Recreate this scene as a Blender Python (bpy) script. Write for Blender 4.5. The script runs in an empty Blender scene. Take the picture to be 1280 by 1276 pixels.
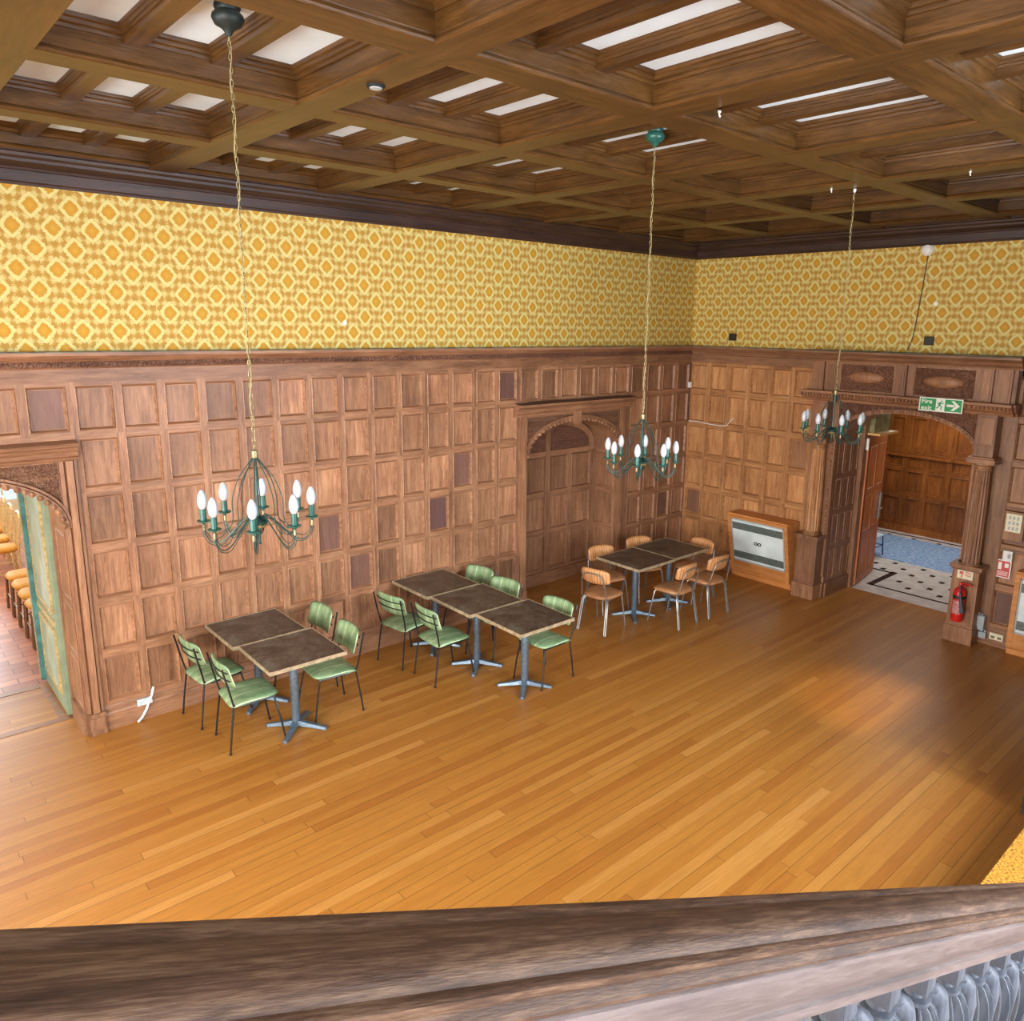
import bpy, math, random
from mathutils import Vector, Matrix
random.seed(7)
C = bpy.context.scene.collection
PI = math.pi

# ------------------------------------------------------------------ materials
def nm(name):
    m = bpy.data.materials.new(name); m.use_nodes = True
    nt = m.node_tree; b = nt.nodes['Principled BSDF']
    return m, nt, b
def N(nt, t, **k):
    n = nt.nodes.new(t)
    for a, v in k.items(): setattr(n, a, v)
    return n
def L(nt, a, b): nt.links.new(a, b)
def s2l(c):
    return tuple((x/12.92 if x <= .04045 else ((x+.055)/1.055)**2.4) for x in [v/255 for v in c]) + (1,)
def mth(nt, op, a, b=None, c=None):
    n = N(nt, 'ShaderNodeMath', operation=op)
    for i, v in enumerate((a, b, c)):
        if v is None: continue
        if hasattr(v, 'is_output'): L(nt, v, n.inputs[i])
        else: n.inputs[i].default_value = v
    return n.outputs[0]
def ramp(nt, f, pts):
    r = N(nt, 'ShaderNodeValToRGB'); L(nt, f, r.inputs[0])
    e = r.color_ramp.elements
    e[0].position, e[0].color = pts[0][0], s2l(pts[0][1])
    e[1].position, e[1].color = pts[-1][0], s2l(pts[-1][1])
    for p, c in pts[1:-1]:
        x = e.new(p); x.color = s2l(c)
    return r.outputs[0]
def mix(nt, f, a, b, mode='MIX'):
    n = N(nt, 'ShaderNodeMix', data_type='RGBA', blend_type=mode)
    for s, v in ((0, f), (6, a), (7, b)):
        if hasattr(v, 'is_output'): L(nt, v, n.inputs[s])
        else: n.inputs[s].default_value = v if not isinstance(v, tuple) or len(v) == 4 else s2l(v)
    return n.outputs[2]
def coords(nt, scale=(1, 1, 1)):
    t = N(nt, 'ShaderNodeTexCoord'); m = N(nt, 'ShaderNodeMapping')
    m.inputs['Scale'].default_value = scale; L(nt, t.outputs['Object'], m.inputs[0])
    return m.outputs[0]
def noise(nt, vec, sc, det=3, rough=.55, dist=0):
    n = N(nt, 'ShaderNodeTexNoise'); L(nt, vec, n.inputs['Vector'])
    n.inputs['Scale'].default_value = sc; n.inputs['Detail'].default_value = det
    n.inputs['Roughness'].default_value = rough; n.inputs['Distortion'].default_value = dist
    return n.outputs['Fac']
def bump(nt, b, h, st=.3, d=.01):
    n = N(nt, 'ShaderNodeBump'); n.inputs['Strength'].default_value = st; n.inputs['Distance'].default_value = d
    L(nt, h, n.inputs['Height']); L(nt, n.outputs[0], b.inputs['Normal'])

def wood(name, cols, axis='z', rough=.42, tint=(.62, 1.3), hue=None, grain=1.0, carve=0, spec=.4, slope=0):
    """oak: cols dark, mid, light; grain runs along axis; face attribute 'tint' varies board by board"""
    m, nt, b = nm(name)
    st = {'x': (1.2, 14, 14), 'y': (14, 1.2, 14), 'z': (14, 14, 1.2)}[axis]
    v = coords(nt, st)
    if slope: v.node.vector_type = 'TEXTURE'; v.node.inputs['Rotation'].default_value = (0, slope, 0); v.node.inputs['Scale'].default_value = tuple(1/q for q in st)
    a = N(nt, 'ShaderNodeAttribute', attribute_name='tint')
    # offset the grain board by board
    ad = N(nt, 'ShaderNodeVectorMath', operation='ADD'); L(nt, v, ad.inputs[0])
    cb = N(nt, 'ShaderNodeCombineXYZ')
    o = mth(nt, 'MULTIPLY', a.outputs['Fac'], 37.0)
    for i in range(3): L(nt, o, cb.inputs[i])
    L(nt, cb.outputs[0], ad.inputs[1]); v = ad.outputs[0]
    n1 = noise(nt, v, 1.6*grain, 5, .62, .6)
    n2 = noise(nt, v, 9*grain, 3, .6)
    v3 = coords(nt, (1, 1, 1)); n3 = noise(nt, v3, 1.7, 3, .6)
    f = mth(nt, 'ADD', mth(nt, 'MULTIPLY', n1, .55), mth(nt, 'MULTIPLY', n2, .3))
    f = mth(nt, 'ADD', f, mth(nt, 'MULTIPLY', n3, .3))
    col = ramp(nt, f, [(.36, cols[0]), (.56, cols[1]), (.78, cols[2])])
    t = N(nt, 'ShaderNodeMapRange'); L(nt, a.outputs['Fac'], t.inputs[0])
    t.inputs[3].default_value, t.inputs[4].default_value = tint
    cb2 = N(nt, 'ShaderNodeCombineXYZ')
    for i in range(3): L(nt, t.outputs[0], cb2.inputs[i])
    col = mix(nt, 1.0, col, cb2.outputs[0], 'MULTIPLY')
    if hue:
        h = N(nt, 'ShaderNodeAttribute', attribute_name='hue')
        col = mix(nt, h.outputs['Fac'], col, s2l(hue))
    L(nt, col, b.inputs['Base Color'])
    rr = N(nt, 'ShaderNodeMapRange'); L(nt, n2, rr.inputs[0])
    rr.inputs[3].default_value, rr.inputs[4].default_value = rough-.08, rough+.12
    L(nt, rr.outputs[0], b.inputs['Roughness'])
    b.inputs['Specular IOR Level'].default_value = spec
    if carve:
        vo = N(nt, 'ShaderNodeTexNoise'); L(nt, coords(nt), vo.inputs['Vector'])
        vo.inputs['Scale'].default_value = carve; vo.inputs['Detail'].default_value = 2; vo.inputs['Distortion'].default_value = 2.2
        bump(nt, b, vo.outputs['Fac'], 1.0, .03)
    else:
        bump(nt, b, n2, .25, .004)
    return m
def plain(name, col, rough=.5, metal=0, spec=.5, var=.08, vs=30, emit=None):
    m, nt, b = nm(name)
    n = noise(nt, coords(nt), vs, 3)
    lo = tuple(max(0, c*(1-var*2)) for c in col); hi = tuple(min(255, c*(1+var)) for c in col)
    L(nt, ramp(nt, n, [(.3, lo), (.7, hi)]), b.inputs['Base Color'])
    b.inputs['Roughness'].default_value = rough; b.inputs['Metallic'].default_value = metal
    b.inputs['Specular IOR Level'].default_value = spec
    if emit:
        b.inputs['Emission Color'].default_value = s2l(emit[0]); b.inputs['Emission Strength'].default_value = emit[1]
    return m

PAN = [(88, 60, 44), (148, 104, 74), (190, 144, 108)]
M = {}
M['balwood'] = wood('blue_sheen_oak', [(56, 60, 66), (84, 90, 100), (120, 124, 132)], 'z', .42, (.85, 1.1))  # bluish daylight sheen put into the balusters' oak colour
for ax in 'xyz':
    M['pan_'+ax] = wood('oak_panel_'+ax, PAN, ax, .4, (.58, 1.32), hue=(96, 68, 66))
    M['beam_'+ax] = wood('oak_beam_'+ax, [(44, 28, 12), (76, 49, 20), (104, 71, 34)], ax, .32, (.85, 1.15))
    M['dark_'+ax] = wood('dark_cornice_oak_'+ax, [(30, 20, 17), (54, 36, 30), (76, 52, 43)], ax, .4, (.85, 1.15))
    M['frame_'+ax] = wood('door_surround_oak_'+ax, [(88, 60, 42), (142, 100, 72), (178, 134, 98)], ax, .4, (.75, 1.2))
M['carved'] = wood('carved_oak', [(62, 42, 32), (112, 76, 54), (150, 108, 80)], 'x', .45, (.8, 1.15), carve=26)
M['carved_dark'] = wood('dark_carved_oak', [(66, 42, 32), (104, 68, 50), (136, 94, 70)], 'x', .45, (.8, 1.15), carve=22)
M['bright_fade_y'] = wood('faded_brightened_oak_y', [(112, 76, 48), (172, 120, 76), (212, 162, 110)], 'y', .4, (.66, 1.24), hue=(104, 72, 66))  # faded varnish, plus brightness put into the colour to offset dim light
M['bright_fade_z'] = wood('faded_brightened_oak_z', [(112, 76, 48), (172, 120, 76), (212, 162, 110)], 'z', .4, (.66, 1.24), hue=(104, 72, 66))
M['corr'] = wood('corridor_oak', [(66, 34, 12), (124, 70, 26), (164, 100, 44)], 'z', .35, (.8, 1.2))
M['leafwood'] = wood('orange_oak_door', [(120, 62, 30), (176, 100, 52), (206, 134, 78)], 'z', .38, (.85, 1.15))
M['cab'] = wood('heater_cabinet_oak', [(160, 96, 46), (200, 132, 72), (222, 158, 96)], 'y', .4, (.9, 1.1))
M['rail'] = wood('handrail_oak', [(42, 29, 24), (96, 70, 54), (160, 128, 100)], 'x', .45, (.85, 1.15), grain=4, spec=.3, slope=.48)
M['rail2'] = wood('daylit_grey_oak', [(84, 74, 72), (118, 104, 100), (146, 130, 124)], 'x', .42, (.85, 1.1), grain=1.6, slope=.48)  # greyed tone partly carries the cool daylight on the fascia

def m_floor():
    m, nt, b = nm('oak_floorboards')
    t = N(nt, 'ShaderNodeTexCoord'); sx = N(nt, 'ShaderNodeSeparateXYZ'); L(nt, t.outputs['Object'], sx.inputs[0])
    W, LN = .082, 2.3
    yr = mth(nt, 'DIVIDE', sx.outputs[1], W); row = mth(nt, 'FLOOR', yr); fy = mth(nt, 'FRACT', yr)
    wn = N(nt, 'ShaderNodeTexWhiteNoise', noise_dimensions='1D'); L(nt, row, wn.inputs['W'])
    xr = mth(nt, 'ADD', mth(nt, 'DIVIDE', sx.outputs[0], LN), mth(nt, 'MULTIPLY', wn.outputs['Value'], 9.0))
    colr = mth(nt, 'FLOOR', xr); fx = mth(nt, 'FRACT', xr)
    cb = N(nt, 'ShaderNodeCombineXYZ'); L(nt, row, cb.inputs[0]); L(nt, colr, cb.inputs[1])
    w2 = N(nt, 'ShaderNodeTexWhiteNoise', noise_dimensions='2D'); L(nt, cb.outputs[0], w2.inputs['Vector'])
    base = ramp(nt, w2.outputs['Value'], [(0, (158, 98, 36)), (.25, (168, 110, 42)), (.8, (175, 118, 48)), (1, (188, 132, 64))])
    # grain
    g = N(nt, 'ShaderNodeMapping'); g.inputs['Scale'].default_value = (1.4, 26, 1); L(nt, t.outputs['Object'], g.inputs[0])
    ad = N(nt, 'ShaderNodeVectorMath', operation='ADD'); L(nt, g.outputs[0], ad.inputs[0])
    sc = N(nt, 'ShaderNodeVectorMath', operation='SCALE'); L(nt, w2.outputs['Color'], sc.inputs[0]); sc.inputs['Scale'].default_value = 20
    L(nt, sc.outputs[0], ad.inputs[1])
    n = noise(nt, ad.outputs[0], 2.5, 5, .65, .8)
    gr = N(nt, 'ShaderNodeMapRange'); L(nt, n, gr.inputs[0]); gr.inputs[1].default_value = .3; gr.inputs[2].default_value = .7
    gr.inputs[3].default_value = .80; gr.inputs[4].default_value = 1.12
    cc = N(nt, 'ShaderNodeCombineXYZ')
    for i in range(3): L(nt, gr.outputs[0], cc.inputs[i])
    col = mix(nt, 1.0, base, cc.outputs[0], 'MULTIPLY')
    # gaps: each row edge has its own darkness
    ge = mth(nt, 'LESS_THAN', fy, .045); wg = mth(nt, 'MULTIPLY', mth(nt, 'GREATER_THAN', wn.outputs['Value'], .45), .55)
    ge = mth(nt, 'MULTIPLY', ge, mth(nt, 'ADD', wg, .2))
    gx = mth(nt, 'MULTIPLY', mth(nt, 'LESS_THAN', fx, .002), .7)
    gap = mth(nt, 'MAXIMUM', ge, gx)
    col = mix(nt, gap, col, s2l((66, 34, 12)))
    # wear patches
    w = noise(nt, coords(nt), .9, 4, .6)
    col = mix(nt, mth(nt, 'MULTIPLY', w, .18), col, s2l((150, 100, 60)))
    L(nt, col, b.inputs['Base Color'])
    rr = N(nt, 'ShaderNodeMapRange'); L(nt, n, rr.inputs[0]); rr.inputs[3].default_value = .30; rr.inputs[4].default_value = .46
    L(nt, rr.outputs[0], b.inputs['Roughness']); b.inputs['Specular IOR Level'].default_value = .45
    bump(nt, b, mth(nt, 'SUBTRACT', mth(nt, 'MULTIPLY', n, .3), gap), .25, .003)
    return m
M['floor'] = m_floor()
def m_parquet():
    m, nt, b = nm('red_parquet_blocks')
    t = N(nt, 'ShaderNodeTexCoord'); br = N(nt, 'ShaderNodeTexBrick'); L(nt, t.outputs['Object'], br.inputs[0])
    br.inputs['Color1'].default_value = s2l((190, 122, 84)); br.inputs['Color2'].default_value = s2l((150, 86, 58)); br.inputs['Mortar'].default_value = s2l((110, 66, 46))
    br.inputs['Scale'].default_value = 1; br.inputs['Mortar Size'].default_value = .006; br.inputs['Brick Width'].default_value = .3; br.inputs['Row Height'].default_value = .14
    L(nt, br.outputs[0], b.inputs['Base Color']); b.inputs['Roughness'].default_value = .3
    return m
M['parquet'] = m_parquet()
def m_wallpaper(name, ax):
    m, nt, b = nm(name)
    t = N(nt, 'ShaderNodeTexCoord'); s = N(nt, 'ShaderNodeSeparateXYZ'); L(nt, t.outputs['Object'], s.inputs[0])
    u = mth(nt, 'DIVIDE', mth(nt, 'ADD', s.outputs[ax], 8.41 if ax == 0 else 2.735), .272)
    v = mth(nt, 'DIVIDE', mth(nt, 'SUBTRACT', s.outputs[2], 4.44), .315)
    nz = noise(nt, coords(nt), 48, 2); nf = noise(nt, coords(nt), 130, 2)
    def near(q, half):      # distance to the nearest lattice line, lattice shifted by half
        f = mth(nt, 'FRACT', mth(nt, 'ADD', q, .5+half)); return mth(nt, 'ABSOLUTE', mth(nt, 'SUBTRACT', f, .5))
    ds = []
    for h in (0, .5):
        A = mth(nt, 'POWER', near(u, h), 1.2); B = mth(nt, 'POWER', near(v, h), 1.2)
        ds.append(mth(nt, 'POWER', mth(nt, 'ADD', A, B), 1/1.2))
    d = mth(nt, 'MINIMUM', ds[0], ds[1])
    d = mth(nt, 'ADD', d, mth(nt, 'MULTIPLY', mth(nt, 'SUBTRACT', nz, .5), .13))
    d = mth(nt, 'ADD', d, mth(nt, 'MULTIPLY', mth(nt, 'SUBTRACT', nf, .5), .11))
    base = ramp(nt, d, [(0, (204, 156, 52)), (.19, (186, 136, 36)), (.21, (212, 200, 128)), (.30, (214, 202, 132)), (.322, (172, 130, 48)), (.5, (184, 144, 62))])
    hi = mth(nt, 'GREATER_THAN', d, .32)
    k = 2*PI*2
    fl = mth(nt, 'MULTIPLY', mth(nt, 'SINE', mth(nt, 'MULTIPLY', mth(nt, 'ADD', u, v), k)), mth(nt, 'SINE', mth(nt, 'MULTIPLY', mth(nt, 'SUBTRACT', u, v), k)))
    fl = mth(nt, 'ADD', fl, mth(nt, 'MULTIPLY', mth(nt, 'SUBTRACT', nf, .5), 4.0))
    fm = mth(nt, 'MULTIPLY', mth(nt, 'GREATER_THAN', fl, .2), hi)
    col = mix(nt, mth(nt, 'MULTIPLY', fm, .8), base, s2l((214, 200, 130)))
    sp = noise(nt, coords(nt), 210, 2)
    col = mix(nt, mth(nt, 'MULTIPLY', mth(nt, 'GREATER_THAN', sp, .57), .3), col, s2l((160, 122, 62)))
    L(nt, col, b.inputs['Base Color']); b.inputs['Roughness'].default_value = .62
    b.inputs['Specular IOR Level'].default_value = .3
    return m
M['wp_x'] = m_wallpaper('ochre_damask_wallpaper_x', 0)
M['wp_y'] = m_wallpaper('ochre_damask_wallpaper_y', 1)
M['plaster'] = plain('white_ceiling_plaster', (216, 232, 240), .8, var=.02, vs=4)
M['wallpaint'] = plain('cream_wall_paint', (225, 215, 190), .8, var=.03, vs=3)
M['ledge'] = plain('dusty_ledge_top', (96, 100, 88), .7, var=.2, vs=8)
def m_vinyl(name, cols, line, period, off, ax=1):
    m, nt, b = nm(name)
    t = N(nt, 'ShaderNodeTexCoord'); s = N(nt, 'ShaderNodeSeparateXYZ'); L(nt, t.outputs['Object'], s.inputs[0])
    n = noise(nt, coords(nt, (2, 3, 2)), 4, 4)
    col = ramp(nt, n, [(.3, cols[0]), (.55, cols[1]), (.75, cols[2])])
    f = mth(nt, 'ABSOLUTE', mth(nt, 'SUBTRACT', mth(nt, 'FRACT', mth(nt, 'ADD', mth(nt, 'DIVIDE', s.outputs[ax], period), off)), .5))
    ln = mth(nt, 'MULTIPLY', mth(nt, 'LESS_THAN', f, .0032/period), .8)
    L(nt, mix(nt, ln, col, s2l(line)), b.inputs['Base Color'])
    b.inputs['Roughness'].default_value = .4
    return m
M['green'] = m_vinyl('green_vinyl', [(98, 128, 90), (130, 156, 114), (166, 188, 146)], (206, 220, 184), .14, 0.0, 1)
M['tan'] = plain('tan_leather', (186, 132, 88), .4, var=.08, vs=14)
M['tanback'] = m_vinyl('ribbed_tan_leather', [(196, 138, 88), (208, 150, 98), (220, 164, 112)], (128, 78, 42), .036, 0.0, 1)
M['black'] = plain('black_steel_tube', (52, 52, 54), .3, .6, var=.05)
M['pewter'] = plain('pewter_steel_tube', (158, 160, 158), .3, .7, var=.06)
M['base'] = plain('blue_grey_table_base', (104, 122, 136), .35, .5, var=.08)
def m_top():
    m, nt, b = nm('distressed_dark_tabletop')
    n = noise(nt, coords(nt), 5, 6, .7, .4); n2 = noise(nt, coords(nt), 40, 3)
    f = mth(nt, 'ADD', mth(nt, 'MULTIPLY', n, .75), mth(nt, 'MULTIPLY', n2, .25))
    L(nt, ramp(nt, f, [(.38, (54, 47, 40)), (.5, (82, 70, 58)), (.6, (100, 96, 84)), (.72, (106, 118, 114))]), b.inputs['Base Color'])
    b.inputs['Roughness'].default_value = .38
    return m
M['top'] = m_top()
M['edge'] = plain('pale_table_edging', (176, 158, 126), .4, .2, var=.1)
M['verdi'] = plain('dark_green_wrought_iron', (34, 68, 62), .4, .3, var=.2, vs=60)
M['candle'] = plain('green_candle_tube', (28, 88, 78), .35, .1, var=.1)
M['brass'] = plain('aged_brass', (150, 138, 100), .4, .6, var=.15, vs=80)
M['bulb'] = plain('white_opal_bulb', (176, 182, 188), .22, var=.01)
M['darkmetal'] = plain('blackened_metal', (34, 44, 42), .5, .4)
M['white'] = plain('white_plastic', (232, 232, 228), .4, var=.02)
M['offwhite'] = plain('cream_plastic', (226, 220, 190), .4, var=.03)
M['grey'] = plain('grey_plastic', (168, 176, 178), .4, var=.04)
M['blackp'] = plain('black_plastic', (38, 32, 30), .5, var=.05)
M['heatfront'] = plain('pale_heater_panel', (220, 232, 232), .5, .0, var=.04, vs=3)
M['grille'] = plain('dark_heater_grille', (100, 110, 104), .5, .2, var=.45, vs=120)
M['red'] = plain('extinguisher_red', (206, 34, 30), .25, var=.05)
M['signgreen'] = plain('sign_green', (24, 150, 84), .4, var=.02)
M['signwhite'] = plain('sign_white', (236, 240, 228), .4, var=.01)
M['signred'] = plain('sign_red', (206, 74, 78), .4, var=.02)
M['marble'] = plain('white_marble', (220, 220, 218), .25, var=.05, vs=6)
M['bmarble'] = plain('black_marble', (44, 42, 46), .25, var=.1)
def m_rug():
    m, nt, b = nm('blue_rug_pile')
    n = noise(nt, coords(nt, (14, 5, 1)), 3, 5, .7); L(nt, ramp(nt, n, [(.35, (84, 128, 190)), (.5, (132, 168, 212)), (.66, (204, 216, 230))]), b.inputs['Base Color'])
    b.inputs['Roughness'].default_value = .95
    return m
M['rug'] = m_rug()
M['gold'] = plain('gold_carpet', (196, 132, 40), .95, var=.25, vs=60)
M['stairwood'] = M['pan_x']
M['doorgreen'] = plain('sage_green_paint', (136, 156, 128), .45, var=.06, vs=5)
M['doorpale'] = plain('pale_green_panel_paint', (158, 176, 152), .45, var=.08, vs=4)
M['teal'] = plain('teal_door_edge', (84, 150, 150), .5, var=.12, vs=9)
M['gilt'] = plain('gilt_moulding', (198, 170, 116), .45, .1, var=.1)
M['giltframe'] = plain('gilt_chair_frame', (214, 184, 128), .35, .3, var=.08)
M['ambercloth'] = plain('amber_velvet', (204, 140, 44), .7, var=.03)
M['darkleg'] = plain('brown_chair_leg', (110, 76, 46), .45, var=.1)
M['bluecloth'] = plain('pale_blue_fabric', (190, 214, 232), .8, var=.05)
M['navy'] = plain('blue_painted_steel', (36, 74, 128), .35, .2)
M['glass'] = plain('window_glazing', (230, 240, 250), .05, var=.0, emit=((226, 238, 255), 6.0))
M['olive'] = plain('olive_grained_board', (128, 122, 78), .5, var=.15, vs=12)
M['amberledge'] = plain('pale_pine_ledge', (226, 176, 104), .4, var=.05)

# ------------------------------------------------------------------ mesh builder
class MB:
    def __init__(s): s.v = []; s.f = []; s.m = []; s.t = []; s.h = []
    def add(s, vs, fs, m=0, t=None, h=0):
        o = len(s.v); s.v += [tuple(v) for v in vs]
        t = random.random() if t is None else t
        for f in fs: s.f.append([i+o for i in f]); s.m.append(m); s.t.append(t); s.h.append(h)
        return s
    def box(s, x0, x1, y0, y1, z0, z1, m=0, t=None, h=0):
        x0, x1 = min(x0, x1), max(x0, x1); y0, y1 = min(y0, y1), max(y0, y1); z0, z1 = min(z0, z1), max(z0, z1)
        v = [(x, y, z) for x in (x0, x1) for y in (y0, y1) for z in (z0, z1)]
        return s.add(v, [(0, 1, 3, 2), (4, 6, 7, 5), (0, 4, 5, 1), (2, 3, 7, 6), (0, 2, 6, 4), (1, 5, 7, 3)], m, t, h)
    def obox(s, c, ax, m=0, t=None):
        """box from centre and three half-axis vectors"""
        c = Vector(c); a, b_, d = [Vector(q) for q in ax]
        v = [c+i*a+j*b_+k*d for i in (-1, 1) for j in (-1, 1) for k in (-1, 1)]
        return s.add(v, [(0, 1, 3, 2), (4, 6, 7, 5), (0, 4, 5, 1), (2, 3, 7, 6), (0, 2, 6, 4), (1, 5, 7, 3)], m, t)
    def sweep(s, prof, p0, p1, ua, ub, m=0, t=None, caps=True, closed=True):
        """profile points (a,b) placed at p0 and p1 along direction vectors ua, ub"""
        p0, p1, ua, ub = Vector(p0), Vector(p1), Vector(ua), Vector(ub); n = len(prof)
        v = [p+ua*a+ub*b_ for p in (p0, p1) for a, b_ in prof]
        f = [(i, (i+1) % n, n+(i+1) % n, n+i) for i in range(n if closed else n-1)]
        if caps and closed: f += [tuple(range(n))[::-1], tuple(range(n, 2*n))]
        return s.add(v, f, m, t)
    def tube(s, pts, r, n=8, m=0, t=None, caps=True, closed=False):
        pts = [Vector(p) for p in pts]; k = len(pts)
        rs = r if isinstance(r, (list, tuple)) else [r]*k
        up = None; v = []
        for i, p in enumerate(pts):
            if closed: d = pts[(i+1) % k]-pts[i-1]
            else: d = pts[min(i+1, k-1)]-pts[max(i-1, 0)]
            if d.length < 1e-9: d = Vector((0, 0, 1))
            d.normalize()
            if up is None: up = d.orthogonal().normalized()
            up = (up-d*up.dot(d))
            up = up.normalized() if up.length > 1e-6 else d.orthogonal().normalized()
            w = d.cross(up)
            for j in range(n):
                a = 2*PI*j/n; v.append(p+(up*math.cos(a)+w*math.sin(a))*rs[i])
        f = []
        for i in range(k if closed else k-1):
            i2 = (i+1) % k
            for j in range(n): f.append((i*n+j, i*n+(j+1) % n, i2*n+(j+1) % n, i2*n+j))
        if caps and not closed: f += [tuple(range(n))[::-1], tuple(range((k-1)*n, k*n))]
        return s.add(v, f, m, t)
    def lathe(s, prof, c, n=20, m=0, t=None, ribs=0, amp=0, r0=.0, r1=9):
        """prof list of (radius, height)"""
        c = Vector(c); v = []
        for r, h in prof:
            for j in range(n):
                a = 2*PI*j/n; rr = r
                if ribs and r0 <= h <= r1: rr = r-amp*(.5+.5*math.cos(ribs*a))
                v.append(c+Vector((rr*math.cos(a), rr*math.sin(a), h)))
        k = len(prof)
        f = [(i*n+j, i*n+(j+1) % n, (i+1)*n+(j+1) % n, (i+1)*n+j) for i in range(k-1) for j in range(n)]
        f += [tuple(range(n))[::-1], tuple(range((k-1)*n, k*n))]
        return s.add(v, f, m, t)
    def ball(s, c, r, n=10, m=0, t=None):
        r = r if isinstance(r, (tuple, list)) else (r, r, r); c = Vector(c); v = [c-Vector((0, 0, r[2]))]; k = n//2
        for i in range(1, k):
            p = PI*i/k-PI/2
            for j in range(n):
                a = 2*PI*j/n; v.append(c+Vector((r[0]*math.cos(p)*math.cos(a), r[1]*math.cos(p)*math.sin(a), r[2]*math.sin(p))))
        v.append(c+Vector((0, 0, r[2]))); e = len(v)-1
        f = [(0, 1+(j+1) % n, 1+j) for j in range(n)]
        for i in range(k-2):
            for j in range(n): f.append((1+i*n+j, 1+i*n+(j+1) % n, 1+(i+1)*n+(j+1) % n, 1+(i+1)*n+j))
        f += [(e, 1+(k-2)*n+j, 1+(k-2)*n+(j+1) % n) for j in range(n)]
        return s.add(v, f, m, t)
    def pad(s, W, H, T, fn, nu=14, nv=12, p=6, rib=None, m=0, t=None):
        """rounded cushion: superellipse outline W x H, thickness T, placed by fn(u, v, n)"""
        v = []; idx = {}
        for side in (1, -1):
            for i in range(nu+1):
                for j in range(nv+1):
                    a, b_ = 2*i/nu-1, 2*j/nv-1
                    edge = i in (0, nu) or j in (0, nv)
                    if side == -1 and edge: idx[(side, i, j)] = idx[(1, i, j)]; continue
                    mx = max(abs(a), abs(b_))
                    sc = ((abs(a)**p+abs(b_)**p)**(1/p))/mx if mx > 0 else 1
                    q = math.sin(mx*PI/2)*.35+mx*.65
                    aa, bb = (a/mx*q if mx else 0), (b_/mx*q if mx else 0)
                    th = T/2*math.sqrt(max(0, 1-q**5))
                    if rib: th += rib*abs(math.cos(rib_n*aa))*math.sqrt(max(0, 1-q**4)) if (rib_n := pad_ribs[0]) else 0
                    v.append(fn(aa/sc*W/2, bb/sc*H/2, side*th)); idx[(side, i, j)] = len(v)-1
        f = []
        for side in (1, -1):
            for i in range(nu):
                for j in range(nv):
                    q = [idx[(side, i, j)], idx[(side, i+1, j)], idx[(side, i+1, j+1)], idx[(side, i, j+1)]]
                    f.append(q if side == 1 else q[::-1])
        return s.add(v, f, m, t)
    def build(s, name, mats, parent=None, smooth=False, bevel=0, fix=True):
        me = bpy.data.meshes.new(name); me.from_pydata(s.v, [], s.f)
        if not isinstance(mats, (list, tuple)): mats = [mats]
        for q in mats: me.materials.append(M[q] if isinstance(q, str) else q)
        me.polygons.foreach_set('material_index', s.m)
        a = me.attributes.new('tint', 'FLOAT', 'FACE'); a.data.foreach_set('value', s.t)
        a = me.attributes.new('hue', 'FLOAT', 'FACE'); a.data.foreach_set('value', [float(x) for x in s.h])
        if smooth: me.polygons.foreach_set('use_smooth', [True]*len(s.f))
        me.update()
        o = bpy.data.objects.new(name, me); C.objects.link(o)
        if fix:
            import bmesh
            bm = bmesh.new(); bm.from_mesh(me); bmesh.ops.recalc_face_normals(bm, faces=bm.faces); bm.to_mesh(me); bm.free()
        if bevel:
            b = o.modifiers.new('bevel', 'BEVEL'); b.width = bevel; b.segments = 2; b.limit_method = 'ANGLE'
        if smooth and smooth != 'all':
            me.set_sharp_from_angle(angle=math.radians(42))
        if parent: o.parent = parent
        return o
pad_ribs = [0]

def tag(o, label=None, cat=None, group=None, kind=None):
    if label: o['label'] = label
    if cat: o['category'] = cat
    if group: o['group'] = group
    if kind: o['kind'] = kind
    return o
def empty(name, loc=(0, 0, 0), rz=0, parent=None):
    o = bpy.data.objects.new(name, None); o.empty_display_size = .1; C.objects.link(o)
    o.location = loc; o.rotation_euler = (0, 0, rz)
    if parent: o.parent = parent
    return o
def kids(o): return [c for c in bpy.data.objects if c.parent == o]
def copy_tree(o, parent=None):
    c = o.copy(); C.objects.link(c)
    if parent: c.parent = parent
    for ch in kids(o): copy_tree(ch, c)
    return c
def struct(o): o['kind'] = 'structure'; return o

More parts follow.
